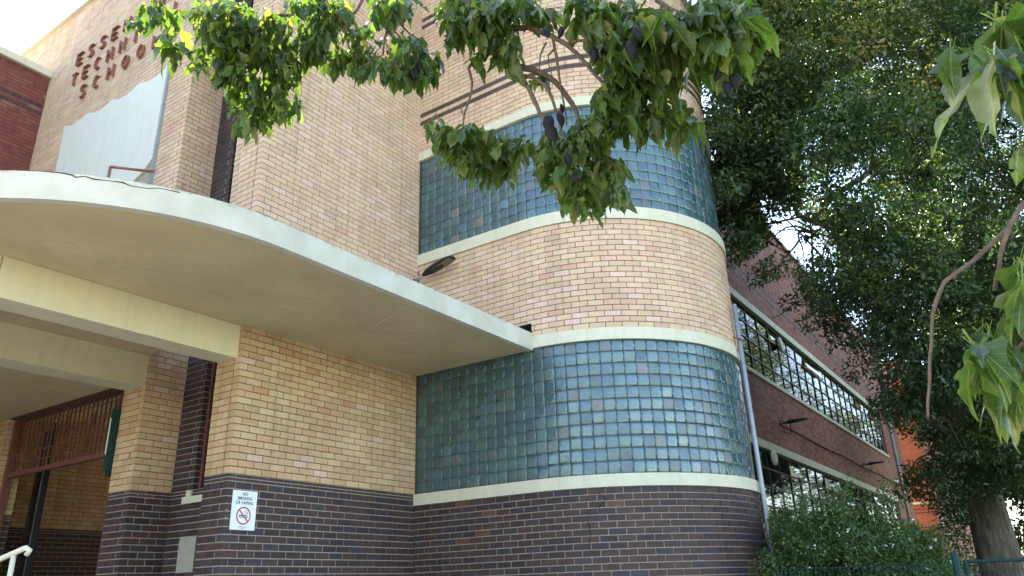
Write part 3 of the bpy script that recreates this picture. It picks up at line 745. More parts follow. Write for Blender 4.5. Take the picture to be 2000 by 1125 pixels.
b = MB(); b.tube([at(52, 1083, 6.0), at(58, 1075, 6.0), at(50, 1070, 6.0), e_-np.array([0, 0, -.004]), at(0, 1092, 6.0), e2], .022, 10); b.build('rail', BAND, t)
q = at(27, 1085, 6.0); b = MB(); b.tube([q, (q[0], q[1], GZ)], .02, 10); b.build('post', BAND, t)
q = at(-90, 1130, 6.0); b = MB(); b.tube([q, (q[0], q[1], GZ)], .02, 10); b.build('post', BAND, t)
b = MB()
for k in range(5): b.box((-8.3, -6.2-.3*(4-k), GZ), (-.9, -LM, GZ+.17*(k+1)))
b.box((-8.3, -LM, GZ), (-2.7, 4, GZ+.85)); tag(b.build('steps', FLOORM), kind='structure')
# ------------------------------------------------------------------ no smoking sign (on the wall x=0)
SW, SH = .353, .456; SY, SZ = -3.09, .997
t = empty('no_smoking_sign', (.004, SY, SZ), 'white NO SMOKING OR VAPING sign on the dark brick wall', 'sign')
b = MB(); b.box((.003, SY-SW/2, SZ-SH/2), (.009, SY+SW/2, SZ+SH/2)); b.build('panel', SIGNW, t)
def txt(name, s, size, y, z, mat, parent, bold=.0, xoff=.0095, sx=1.0):
    c = bpy.data.curves.new(name, 'FONT'); c.body = s; c.size = size; c.align_x = 'CENTER'; c.extrude = .0006; c.offset = bold; c.resolution_u = 3
    o = bpy.data.objects.new(name, c); COL.objects.link(o); dg = bpy.context.evaluated_depsgraph_get(); dg.update()
    me = bpy.data.meshes.new_from_object(o.evaluated_get(dg)); bpy.data.objects.remove(o); bpy.data.curves.remove(c)
    me.transform(Matrix(((0, 0, 1, xoff), (sx, 0, 0, y), (0, 1, 0, z), (0, 0, 0, 1)))); me.materials.clear()
    return link(name, me, mat, parent)
for s_, z_, w_ in (('NO', .172, .92), ('SMOKING', .120, .88), ('OR VAPING', .068, .90)): txt('lettering', s_, .054, SY, SZ+z_, SIGNK, t, .0008, sx=w_)
b = MB(); n_ = 40; R1, R0 = .104, .087; cz = SZ-.063; x0, x1 = .0092, .0104
vs = []; fs = []
for k in range(n_):
    a = 2*math.pi*k/n_
    for (r_, x_) in ((R1, x0), (R1, x1), (R0, x1), (R0, x0)): vs.append((x_, SY+r_*math.cos(a), cz+r_*math.sin(a)))
for k in range(n_):
    a = k*4; c = ((k+1) % n_)*4
    for j in range(4): fs.append((a+j, c+j, c+(j+1) % 4, a+(j+1) % 4))
b.add(vs, fs)
dd = .0085; q = R0*.7071+.004
b.add([(x_, SY+y_, cz+z_) for x_ in (.0100, .0112) for y_, z_ in ((-q-dd*.7, q-dd*.7), (q-dd*.7, -q-dd*.7), (q+dd*.7, -q+dd*.7), (-q+dd*.7, q+dd*.7))], [(3,2,1,0),(4,5,6,7),(0,1,5,4),(1,2,6,5),(2,3,7,6),(3,0,4,7)])
b.build('prohibition_ring', SIGNR, t)
b = MB()
b.box((.0093, SY-.068, cz-.004), (.0098, SY+.040, cz+.008)); b.box((.0093, SY+.045, cz-.004), (.0098, SY+.052, cz+.008)); b.box((.0093, SY+.056, cz-.004), (.0098, SY+.061, cz+.008))
b.box((.0093, SY-.062, cz-.022), (.0098, SY+.036, cz-.012)); b.box((.0093, SY+.040, cz-.024), (.0098, SY+.060, cz-.010))
sm = [(.058, .018), (.052, .030), (.030, .030), (.012, .040), (.012, .054), (.024, .062), (.036, .054), (.036, .044), (.050, .040), (.062, .030)]
b.tube([(.0098, SY+y_, cz+z_) for y_, z_ in sm], .0022, 4); b.build('cigarette_symbol', SIGNK, t)
txt('lettering', 'PENALTIES MAY APPLY', .0125, SY, SZ-.197, SIGNK, t, .0002); txt('lettering', 'SMOKE FREE AREA', .009, SY, SZ-.213, SIGNK, t, 0)
b = MB()
for y_, z_ in ((-3.325, .99), (-3.325, .90)): b.box((.0, y_-.005, z_-.005), (.004, y_+.005, z_+.005))
tag(b.build('wall_plug', BAND), 'two tiny white wall plugs in the dark bricks left of the sign', 'plug')
# ------------------------------------------------------------------ street style lights on walls
def wall_light(base, d, up, label, L=.72, arm=.28, group='black lights on bent arms on the red brown wing'):
    base = np.array(base, float); d = np.array(d, float); d /= np.linalg.norm(d); t = empty('wall_light', base, label, 'light', group)
    side = np.cross([0, 0, 1.], d); side /= np.linalg.norm(side); nrm = np.cross(d, side)
    b = MB(); b.tube([base, base+d*.06], .035, 8); b.build('base', DKMETAL, t)
    a1 = base+d*.05; a2 = base+d*arm
    b = MB(); b.tube([a1, a2], .02, 8); b.build('arm', GREYPIPE if up else DKMETAL, t)
    b = MB(); st = [(0, .035, .030), (.06, .06, .055), (.16, .085, .075), (.34, .11, .065), (.55, .115, .048), (.68, .09, .034), (.72, .05, .018)]
    V = []; F = []
    for (u, w_, h_) in st:
        u = u*L/.72; c = a2+d*(u-.04)
        for k in range(10):
            a = 2*math.pi*k/10; V.append(c+side*w_*math.cos(a)+nrm*(h_*math.sin(a) if math.sin(a) > 0 else .5*h_*math.sin(a)))
    for i in range(len(st)-1):
        for k in range(10): F.append((i*10+k, i*10+(k+1) % 10, (i+1)*10+(k+1) % 10, (i+1)*10+k))
    F += [list(range(10))[::-1], [(len(st)-1)*10+k for k in range(10)]]
    b.add(V, F, True); b.build('lamp_head', DKMETAL, t)
    b = MB(); c = a2+d*(.40*L/.72)-nrm*.026; q = [c+d*u-side*0+side*w for u, w in ((-.16, -.07), (.20, -.075), (.24, -.04), (.24, .04), (.20, .075), (-.16, .07))]
    b.slab(q, -nrm, .012); b.build('lens', LENS, t)
pb = hit(806, 551, 0, 0.0)
wall_light(pb+np.array([.0, 0, 0]), np.array([1.0, -.10, .17]), True, 'grey and black flood light on a pale arm above the canopy, beside the tower', .72, .30, None)
for px, py, lb in ((1522, 829, 'nearer black light on a bent arm, halfway up the red brown wing'), (1684, 909, 'farther black light on a bent arm near the end of the red brown wing')):
    q = hit(px, py, 0, XW); wall_light(q, (1, .0, .06), False, lb, .62, .22)
    b = MB(); b.tube([q+np.array([.02, 0, .1]), q+np.array([.3, .05, -.02]), q+np.array([.25, .08, -.3]), q+np.array([.05, .05, -.2])], .012, 5)
    tag(b.build('loose_cable', BLACK), 'loop of black cable hanging below the %s wing light' % lb.split()[0], 'cable')
# ------------------------------------------------------------------ vegetation tools
def leaves_mesh(name, P, D, Nn, L, Wd, mat, parent, fold=.25, kind='stuff', rnd=None):
    n = len(P); D = D/np.linalg.norm(D, axis=1)[:, None]; Sd = np.cross(D, Nn); Sd /= np.linalg.norm(Sd, axis=1)[:, None]+1e-9
    Up = np.cross(Sd, D); L = L[:, None]; Wd = Wd[:, None]
    mid = P+D*L*.45
    V = np.stack([P, mid+Sd*Wd*.5+Up*Wd*fold, P+D*L-Up*L*.12, mid-Sd*Wd*.5+Up*Wd*fold], 1).reshape(-1, 3)
    idx = np.arange(n)[:, None]*4
    T = np.concatenate([idx+[0, 1, 2], idx+[0, 2, 3]], 1).reshape(-1, 3)
    me = bpy.data.meshes.new(name); me.vertices.add(len(V)); me.vertices.foreach_set('co', V.astype(np.float32).ravel())
    me.loops.add(T.size); me.loops.foreach_set('vertex_index', T.astype(np.int32).ravel())
    me.polygons.add(len(T)); me.polygons.foreach_set('loop_start', np.arange(0, T.size, 3, dtype=np.int32)); me.polygons.foreach_set('loop_total', np.full(len(T), 3, np.int32))
    me.update(calc_edges=True)
    r = RNG.random(n) if rnd is None else rnd
    a = me.attributes.new('rnd', 'FLOAT', 'FACE'); a.data.foreach_set('value', np.repeat(r, 2).astype(np.float32))
    o = link(name, me, mat, parent)
    if kind: o['kind'] = kind
    return o
def unit(n):
    v = RNG.normal(size=(n, 3)); return v/np.linalg.norm(v, axis=1)[:, None]
def clump_leaves(centres, radii, per, L, Wd, hollow=.5, squash=.75, up=.5):
    P = []; D = []; Nm = []; ci = []
    for i, (c, r) in enumerate(zip(centres, radii)):
        n = int(per*r*r); u = unit(n); rr = r*(hollow+(1-hollow)*RNG.random(n)**.6)*(1+.25*RNG.normal(size=n)*.5)
        p = c+u*rr[:, None]*np.array([1, 1, squash]); P.append(p)
        d = u*.6+unit(n)*.9+np.array([0, 0, -.25]); D.append(d); nn = unit(n)*.7+np.array([0, 0, up])+u*.5; Nm.append(nn); ci += [i]*n
    P = np.concatenate(P); D = np.concatenate(D); Nm = np.concatenate(Nm); n = len(P)
    return P, D, Nm, L*(.7+.6*RNG.random(n)), Wd*(.7+.6*RNG.random(n)), np.array(ci)
def limb(bb, a, c, r0, r1, n=7, wob=.12):
    a = np.array(a, float); c = np.array(c, float); L = np.linalg.norm(c-a); off = RNG.normal(size=3)*L*wob*.6; off2 = RNG.normal(size=3)*L*wob*.5
    pts = [a+(c-a)*t+off*math.sin(math.pi*t)+off2*math.sin(2*math.pi*t)+np.array([0, 0, .12*L*math.sin(math.pi*t)]) for t in np.linspace(0, 1, n)]
    bb.tube(pts, [r0+(r1-r0)*t for t in np.linspace(0, 1, n)], 7, False); return pts
# ------------------------------------------------------------------ the big tree
TB = at(1953, 1100, 20.0); TB = np.array([TB[0], TB[1], GZ])
tree = empty('large_tree', TB, 'large dense dark green tree with a thick grey trunk in front of the long wing', 'tree', None)
zf = 2.6
b = MB(); fl = []
for k, (dz, r) in enumerate([(-.1, .78), (.25, .62), (.8, .55), (2.0, .50), (3.2, .48), (4.2, .46), (5.2, .36), (6.2, .28)]):
    fl.append((TB[0]+.03*math.sin(k)-.08*max(0, k-5), TB[1]-.1*max(0, k-5), GZ+dz))
b.tube(fl, [.78, .62, .55, .50, .48, .46, .36, .28], 18)
for k in range(len(b.v)):
    v = b.v[k]; a = math.atan2(v[1]-TB[1], v[0]-TB[0]); q = 1+.05*math.sin(5*a+v[2])+.03*math.sin(11*a)
    b.v[k] = (TB[0]+(v[0]-TB[0])*q, TB[1]+(v[1]-TB[1])*q, v[2])
b.build('trunk', BARK, tree)
# crown outline in the picture, filled with clumps of leaves at real depth
OUT = [(1385, -120), (1395, 60), (1400, 150), (1450, 200), (1455, 330), (1400, 270), (1392, 340), (1402, 430), (1425, 470), (1470, 520), (1510, 560), (1590, 590), (1600, 660), (1700, 700), (1715, 790), (1775, 850), (1760, 930), (1800, 985),
       (1850, 1010), (1890, 1000), (1935, 985), (2010, 970), (2300, 980), (2300, -400), (1385, -400)]
HOLES = [(1535, 440, 24, 30), (1425, 222, 9, 12), (1565, 478, 12, 10), (1822, 852, 12, 10), (1500, 395, 12, 12)]
cen = []; rad = []; tries = 0
while len(cen) < 640 and tries < 40000:
    tries += 1
    px = RNG.uniform(1360, 2280); py = RNG.uniform(-380, 1010)
    if not inpoly(px, py, OUT): continue
    cx0, cy0 = 1850, 300; q = 1-((px-cx0)/560)**2-((py-cy0)/760)**2
    if q <= .03: q = .03
    dsp = 5.0*math.sqrt(q); d = 17.6+RNG.uniform(-1, 1)*dsp
    if RNG.random() < .55: d = 17.6-dsp*RNG.uniform(.6, 1)
    r = RNG.uniform(.30, .62); rp = r*FPX/d
    if any(((px-hx)/(hw+rp*.75))**2+((py-hy)/(hh+rp*.75))**2 < 1 for hx, hy, hw, hh in HOLES): continue
    # keep clump inside outline
    if not all(inpoly(px+rp*.7*math.cos(a), py+rp*.7*math.sin(a), OUT) for a in (0, 1.57, 3.14, 4.71)): continue
    P = at(px, py, d)
    if P[0]-r < XW+.1 or P[2] < .6: continue
    cen.append(P); rad.append(r)
for px, py, d, r in [(RNG.uniform(1385, 1450), RNG.uniform(20, 380), RNG.uniform(13.2, 14.6), RNG.uniform(.2, .33)) for _ in range(60)]:
    if px-r*FPX/d*.8 > 1376+max(0, py-200)*.06: cen.append(at(px, py, d)); rad.append(r)
for px, py in ((1500, 400), (1515, 470), (1560, 420), (1575, 455), (1545, 500), (1520, 425), (1590, 500), (1490, 450), (1535, 385)):
    cen.append(at(px, py, 15.8)); rad.append(.13)
k = 0
while k < 260:      # the side of the crown next to the tower
    px = RNG.uniform(1385, 1540); py = RNG.uniform(-160, 500); d = RNG.uniform(13.8, 15.6); r = RNG.uniform(.22, .40); rp = r*FPX/d
    if any(((px-hx)/(hw+rp*.5))**2+((py-hy)/(hh+rp*.5))**2 < 1 for hx, hy, hw, hh in HOLES): continue
    if px-rp*.6 < 1378+max(0, (py-200))*.06 or (py > 430 and px > 1470): continue
    cen.append(at(px, py, d)); rad.append(r); k += 1
# sprays hanging in front of the tower edge and the wing
for px, py, d, r in ((1392, 300, 15.2, .28), (1385, 345, 15.4, .22), (1402, 250, 15.0, .25), (1440, 500, 16.5, .30), (1475, 545, 16.8, .26), (1420, 420, 16.2, .36), (1450, 455, 16.4, .36), (1505, 530, 17, .3), (1545, 590, 17, .25), (1580, 630, 17, .3), (1405, 385, 16, .3),
                     (1640, 660, 17, .4), (1680, 720, 17, .4), (1630, 620, 17, .4), (1730, 790, 17, .4), (1790, 920, 17, .33), (1770, 960, 17.2, .28), (1840, 990, 17.5, .3), (1870, 1010, 18.5, .35), (1850, 1040, 22, .5), (1880, 1060, 23, .4), (1860, 985, 21, .5), (1400, 120, 15, .3), (1410, 30, 15, .4), (1398, -10, 15, .4)):
    P = at(px, py, d); P[0] = max(P[0], XW+.35); cen.append(P); rad.append(r)
for k in range(520):      # the inner and rear mass of the crown
    for _ in range(200):
        px = RNG.uniform(1400, 2280); py = RNG.uniform(-380, 960); d = RNG.uniform(18.2, 21.5); r = RNG.uniform(.5, .8); rp = r*FPX/d
        if not all(inpoly(px+rp*.9*math.cos(a), py+rp*.9*math.sin(a), OUT) for a in (0, 1.57, 3.14, 4.71)): continue
        if any(((px-hx)/(hw+rp*.9))**2+((py-hy)/(hh+rp*.9))**2 < 1 for hx, hy, hw, hh in HOLES): continue
        P = at(px, py, d)
        if P[0]-r < XW+.1 or P[2] < 1.2: continue
        cen.append(P); rad.append(r); break
cen = np.array(cen); rad = np.array(rad)
P, D, Nm, L, Wd, ci = clump_leaves(cen, rad, 1150, .115, .054, .35, .8, .45)
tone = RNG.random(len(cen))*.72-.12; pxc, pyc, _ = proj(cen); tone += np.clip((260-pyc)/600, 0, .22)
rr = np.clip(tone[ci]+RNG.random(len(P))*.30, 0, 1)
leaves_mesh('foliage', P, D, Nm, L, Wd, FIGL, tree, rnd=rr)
fork = np.array([fl[-1][0], fl[-1][1], fl[-1][2]]); fork2 = np.array(fl[5])
main_pts = []
for px, py, d, r0, st in ((1690, 480, 18.5, .16, fork2), (1560, 400, 17.5, .10, None), (1820, 330, 19, .24, fork), (1840, 60, 18.5, .14, None), (1640, 150, 17.5, .10, None), (1960, 350, 20, .2, fork), (1700, 330, 17, .1, None), (1770, 250, 18, .12, None), (1500, 250, 16.5, .07, None), (2080, 200, 19, .15, fork), (1880, 560, 16.5, .12, fork2), (1780, 760, 16.5, .08, fork2), (1450, 430, 16.5, .05, None), (1720, 620, 16, .07, fork2)):
    tgt = at(px, py, d)
    s_ = st if st is not None else min(main_pts, key=lambda q: np.linalg.norm(q-tgt)+(.0 if np.linalg.norm(q-fork) < np.linalg.norm(tgt-fork) else 5))
    b = MB(); pts = limb(b, s_, tgt, r0*(1.25 if st is not None else .9), r0*.45, 10); main_pts += pts[3:]
    b.build('limb', BARK, tree)
b = MB()
for c_ in cen[::3]:
    s_ = min(main_pts, key=lambda q: np.linalg.norm(q-c_)); 
    if np.linalg.norm(s_-c_) < 3.2: limb(b, s_, c_, .035, .008, 6)
for (a_, c_) in (((1620, 520, 16.5), (1495, 400, 15.8)), ((1600, 430, 16.2), (1500, 480, 15.8)), ((1590, 540, 16.4), (1530, 395, 15.9)), ((1600, 460, 16.2), (1540, 515, 15.8)), ((1650, 470, 17.5), (1500, 445, 16.5)), ((1600, 465, 17.2), (1470, 505, 16.5)), ((1560, 470, 17), (1520, 545, 16.5)), ((1480, 210, 15.6), (1405, 235, 15.2)), ((1640, 600, 17), (1500, 620, 16.8))):
    limb(b, at(*a_), at(*c_), .03, .006, 8)
b.build('twigs', BARK, tree)['kind'] = 'stuff'
# ------------------------------------------------------------------ darker trees and hedges behind
def simple_tree(base, h, R, label, n=70, per=420, cat='tree', grp=None, leaf=.16, mat=FIGL):
    base = np.array(base, float); t = empty('street_tree' if h > 4 else 'hedge_bush', base, label, cat, grp)
    c = []; r = []
    for k in range(n):
        u = unit(1)[0]; q = RNG.random()**.4; c.append(base+np.array([0, 0, h*.62])+u*q*np.array([R, R, h*.36])); r.append(RNG.uniform(.16, .27)*R)
    P, D, Nm, L, Wd, ci = clump_leaves(np.array(c), np.array(r), per, leaf, leaf*.5, .3)
    leaves_mesh('foliage', P, D, Nm, L, Wd, mat, t)
    b = MB(); b.tube([base, base+np.array([0, 0, h*.35]), base+np.array([.1, .1, h*.6])], [.03*h, .025*h, .015*h], 10); 
    for k in range(0, n, 8): limb(b, base+np.array([0, 0, h*.4]), c[k], .012*h, .004*h, 5)
    b.build('trunk', BARK, t)
g1 = 'trees across the lawn beyond the big trunk'
q = at(2070, 1060, 25); simple_tree((q[0], q[1], GZ), 9.5, 3.2, 'dark shady tree behind the big trunk at the right edge', 110, 420, grp=g1, leaf=.2)
q = at(2035, 1110, 23.5); simple_tree((q[0], q[1], GZ), 3.4, 1.3, 'dark bush right beside the big trunk at the right edge', 50, 600, cat='bush', leaf=.12)
q = at(1895, 1090, 31); simple_tree((q[0], q[1], GZ), 3.2, 1.5, 'dark bush in front of the far building, left of the big trunk', 30, 500, cat='bush', leaf=.12)
g2 = 'street trees across the road'
for k, (x, y, h, R) in enumerate(((-9, -27, 7.5, 4.2), (1, -29, 6.5, 4), (21, -20, 6.5, 4))):
    simple_tree((x, y, GZ), h, R, 'green street tree %s across the road opposite the school' % ('facing the red wing', 'facing the entrance', 'facing the lawn')[k], 40, 120, grp=g2, leaf=.34)
simple_tree((8.0, 24.5, GZ), 15, 3.4, 'green tree directly behind the thick trunk, in front of the wing windows', 90, 330, grp=g1, leaf=.17)
simple_tree((9.5, 34, GZ), 16, 4.6, 'tall green tree farthest along the wing, behind the other trees', 70, 300, grp=g1, leaf=.2)
simple_tree((7.2, 49, GZ), 15, 4.3, 'added green tree past the wing, dimming sky reflections in its windows', 60, 260, grp=g1, leaf=.24)  # added out of sight to darken the sky reflected in the wing panes
simple_tree((15.5, 14, GZ), 11, 4.2, 'green tree on the lawn to the right of the thick trunk, outside the picture', 60, 300, grp=g1, leaf=.2)
# ------------------------------------------------------------------ shrub behind the fence
shr = empty('flowering_shrub', at(1680, 1180, 11.0)*np.array([1, 1, 0])+np.array([0, 0, GZ]), 'sprawling green shrub with small white flowers behind the mesh fence', 'shrub')
TOPL = [(1495, 1090), (1512, 1055), (1545, 1034), (1605, 1020), (1690, 1014), (1755, 1032), (1800, 1052), (1845, 1082), (1868, 1115), (1880, 1160), (1480, 1200)]
c = []; r = []
while len(c) < 400:
    px = RNG.uniform(1480, 1880); py = RNG.uniform(950, 1230); d = RNG.uniform(9.9, 12.6)
    if py < 1150 and not inpoly(px, py, TOPL): continue
    P = at(px, py, d)
    if P[2] < GZ+.15: continue
    c.append(P); r.append(RNG.uniform(.13, .27))
for k in range(60):      # arching sprays
    px = RNG.uniform(1505, 1845); base_y = np.interp(px, [1500, 1560, 1690, 1760, 1850], [1040, 1015, 1000, 1020, 1075]); d = RNG.uniform(10.2, 11.6)
    hgt = RNG.uniform(20, 95)*(1.0 if px < 1760 else .5); lean = RNG.uniform(-25, 25)
    for t_ in np.linspace(0, 1, 6): c.append(at(px+lean*t_*t_, base_y+20-hgt*t_, d)); r.append(.085-.03*t_)
P, D, Nm, L, Wd, ci = clump_leaves(np.array(c), np.array(r), 4200, .050, .027, .25, .9, .5)
leaves_mesh('foliage', P, D, Nm, L, Wd, SHRUBL, shr)
b = MB()
for k in range(60): 
    q = c[RNG.integers(len(c))]; limb(b, (shr.location[0]+RNG.normal()*.5, shr.location[1]+RNG.normal()*.3, GZ), q, .012, .003, 7, .1)
b.build('stems', TWIG, shr)['kind'] = 'stuff'
idx = RNG.choice(len(P), 420, replace=False); FP = P[idx]-CF*.03
leaves_mesh('flowers', np.repeat(FP, 4, 0)+RNG.normal(size=(1680, 3))*.008, unit(1680), unit(1680), np.full(1680, .030), np.full(1680, .026), FLOWER, shr)
# ------------------------------------------------------------------ mesh fence and gate
F0 = at(1862, 1078, 9.0); F0 = np.array([F0[0], F0[1]]); FD = np.array([math.cos(YAW), math.sin(YAW)])
fence = empty('mesh_fence', (F0[0], F0[1], GZ), 'dark green welded mesh fence in front of the flowering shrub', 'fence')
def fpt(s, z, o=0): return (F0[0]+FD[0]*s+FD[1]*o, F0[1]+FD[1]*s-FD[0]*o, z)
b = MB(); b.tube([fpt(0, GZ), fpt(0, .25), fpt(0, .27)], [.04, .04, .02], 12); b.build('post', GREEN, fence)
b = MB(); b.tube([fpt(-2.12, GZ), fpt(-2.12, -.05)], .02, 10); b.build('post', GREEN, fence)
b = MB()
for k in range(41): b.tube([fpt(-.06-k*.05, GZ+.05), fpt(-.06-k*.05, .15-.02)], .0025, 4, False)
for k in range(9): b.tube([fpt(-.04, .13-k*.2), fpt(-2.1, .13-k*.2)], .003, 4, False)
b.build('wire_mesh', GREEN, fence)
gate = empty('mesh_gate', (F0[0]+.1*FD[0], F0[1]+.1*FD[1], GZ), 'dark green framed mesh gate in front of the thick tree trunk', 'gate')
for s_ in (.11, 2.2):
    b = MB(); b.tube([fpt(s_, GZ+.05), fpt(s_, .165)], .024, 8); b.build('upright', GREEN, gate)
for z_ in (.150, GZ+.08):
    b = MB(); b.tube([fpt(.11, z_), fpt(2.2, z_)], .020, 8); b.build('rail', GREEN, gate)
b = MB()
for k in range(40): b.tube([fpt(.16+k*.05, GZ+.08), fpt(.16+k*.05, .15)], .0025, 4, False)
for k in range(9): b.tube([fpt(.11, .05-k*.2), fpt(2.2, .05-k*.2)], .003, 4, False)
b.build('wire_mesh', GREEN, gate)
# ------------------------------------------------------------------ overhanging flame tree
ft = empty('flame_tree', (10.6, -11.8, GZ), 'overhanging tree with lobed leaves and black seed pods reaching in from above', 'tree')
crotch = np.array([10.1, -11.2, 2.6])
b = MB(); b.tube([(10.6, -11.8, GZ), (10.5, -11.6, 0), (10.3, -11.4, 1.6), crotch], [.24, .2, .17, .14], 14); b.build('trunk', BARK, ft)
BR = [ # (points px,py), depth0, depth1, r0, r1
 ([(905, -60), (902, 0), (924, 21), (939, 38), (965, 70), (1005, 118), (1012, 130), (1041, 136), (1073, 151), (1095, 171), (1116, 200), (1127, 222), (1133, 240), (1140, 262), (1150, 285), (1195, 310)], 3.0, 2.75, .020, .004),
 ([(1012, 130), (1020, 149), (1035, 177), (1048, 205), (1054, 222), (1071, 237), (1084, 267), (1107, 302)], 2.86, 2.75, .010, .005),
 ([(1024, 149), (1041, 151), (1065, 166), (1078, 192), (1085, 215), (1095, 250), (1104, 290)], 2.85, 2.78, .008, .004),
 ([(960, 60), (1005, 55), (1031, 53), (1052, 61), (1073, 68), (1107, 87), (1129, 107), (1148, 128), (1163, 147), (1182, 165), (1215, 195)], 2.9, 2.7, .012, .005),
 ([(1107, 87), (1120, 81), (1137, 79), (1163, 82), (1195, 95)], 2.8, 2.75, .007, .004),
 ([(1078, 66), (1083, 92), (1088, 119), (1092, 149), (1097, 181), (1103, 213), (1107, 245)], 2.82, 2.8, .006, .003),
 ([(1083, 95), (1071, 107), (1071, 124), (1079, 150)], 2.82, 2.8, .004, .002),
 ([(1067, 83), (1056, 107), (1053, 128), (1054, 145)], 2.8, 2.8, .004, .002),
 ([(1079, 20), (1078, 30), (1079, 40)], 2.75, 2.75, .004, .003),
 ([(1079, 40), (1070, 46), (1065, 55)], 2.75, 2.75, .003, .002), ([(1079, 40), (1090, 45), (1095, 54)], 2.75, 2.75, .003, .002),
 ([(938, 100), (929, 116), (915, 133), (922, 160), (918, 191), (907, 222), (903, 258)], 2.9, 2.85, .007, .003),
 ([(903, 222), (900, 205)], 2.85, 2.85, .003, .002),
 ([(1270, -40), (1284, 0), (1299, 11), (1316, 21), (1348, 34), (1373, 45), (1401, 51), (1425, 48)], 2.8, 2.6, .011, .005),
 ([(1292, 11), (1287, 32), (1292, 49), (1309, 64), (1340, 72)], 2.75, 2.7, .006, .003),
 ([(1401, 51), (1406, 90), (1410, 130)], 2.6, 2.6, .004, .002),
 ([(715, -50), (719, 0), (736, 22), (756, 56), (772, 77), (786, 94), (802, 110), (820, 123), (834, 131)], 3.4, 3.2, .012, .004),
 ([(756, 58), (751, 77), (748, 107), (730, 118)], 3.3, 3.3, .005, .003),
 ([(758, 58), (774, 64), (784, 76), (788, 92)], 3.3, 3.25, .005, .003),
 ([(716, -20), (698, 18), (682, 37), (676, 51), (676, 72), (682, 96), (690, 112)], 3.4, 3.4, .008, .003),
 ([(722, -10), (746, 11), (767, 34), (786, 51), (804, 70), (815, 95)], 3.35, 3.3, .006, .003),
 ([(640, -50), (598, 3), (579, 18), (563, 30), (542, 30), (520, 40), (505, 60)], 3.6, 3.5, .010, .005),
 ([(640, -50), (630, 3), (622, 29), (620, 67), (622, 100)], 3.5, 3.5, .006, .003), ([(631, 3), (641, 27), (643, 48), (660, 80)], 3.5, 3.5, .006, .003),
 ([(505, 60), (516, 96), (517, 128), (515, 152), (505, 190), (508, 225)], 3.5, 3.5, .007, .003), ([(515, 152), (532, 154), (561, 165), (575, 180)], 3.5, 3.5, .004, .002),
 ([(505, 60), (470, 50), (430, 60), (410, 40)], 3.5, 3.5, .005, .003), ([(300, -40), (313, 0), (313, 22), (312, 48)], 3.7, 3.7, .006, .003),
 ([(1230, -60), (1215, -10), (1200, 40), (1205, 80), (1230, 120), (1225, 160), (1210, 200)], 2.8, 2.75, .010, .004),
 ([(1215, 195), (1240, 230), (1270, 250)], 2.7, 2.7, .005, .003), ([(1107, 302), (1104, 330), (1115, 370)], 2.75, 2.75, .005, .003), ([(1195, 311), (1180, 340), (1160, 380), (1150, 420)], 2.75, 2.75, .004, .002),
 ([(2040, 370), (2000, 395), (1970, 445), (1900, 510), (1845, 550), (1828, 590), (1820, 640), (1816, 700), (1815, 760), (1813, 815)], 1.25, 1.2, .0045, .0022),
 ([(1970, 445), (1958, 480), (1952, 520), (1943, 565)], 1.22, 1.22, .0042, .0034),
 ([(2060, 60), (2020, 100), (1990, 130), (1965, 125)], 1.15, 1.12, .004, .003), ([(2060, 600), (2010, 650), (1975, 690)], 1.15, 1.12, .004, .003)]
joints = []
for pts, d0, d1, r0, r1 in BR:
    n_ = len(pts); W3 = [at(p[0], p[1], d0+(d1-d0)*i/(n_-1)) for i, p in enumerate(pts)]
    b = MB(); fine = []
    for i in range(n_-1):
        for t_ in (0, .5): fine.append(W3[i]+(W3[i+1]-W3[i])*t_+(RNG.normal(size=3)*.0012 if t_ else 0))
    fine.append(W3[-1]); m_ = len(fine)
    b.tube(fine, [(r0+(r1-r0)*i/(m_-1))*(1.12 if i % 5 == 0 else 1) for i in range(m_)], 7); b.build('branch', TWIG, ft)
for px, py, d, r in ((905, -60, 3.0, .02), (715, -50, 3.4, .013), (640, -50, 3.55, .012), (300, -40, 3.7, .007), (1270, -40, 2.8, .012), (1230, -60, 2.8, .011), (2040, 370, 1.25, .006), (2060, 60, 1.15, .004), (2060, 600, 1.15, .004)):
    q = at(px, py, d); mid = (q+crotch)/2+np.array([0, 0, 1.1]) if px < 1500 else (q*.6+crotch*.4)+CR*.5
    b = MB(); ts = np.linspace(0, 1, 10); pts = [(1-t_)**2*crotch+2*t_*(1-t_)*mid+t_*t_*q for t_ in ts]
    b.tube(pts, [.05*(1-t_)**2+r for t_ in ts], 7); b.build('branch', TWIG, ft)
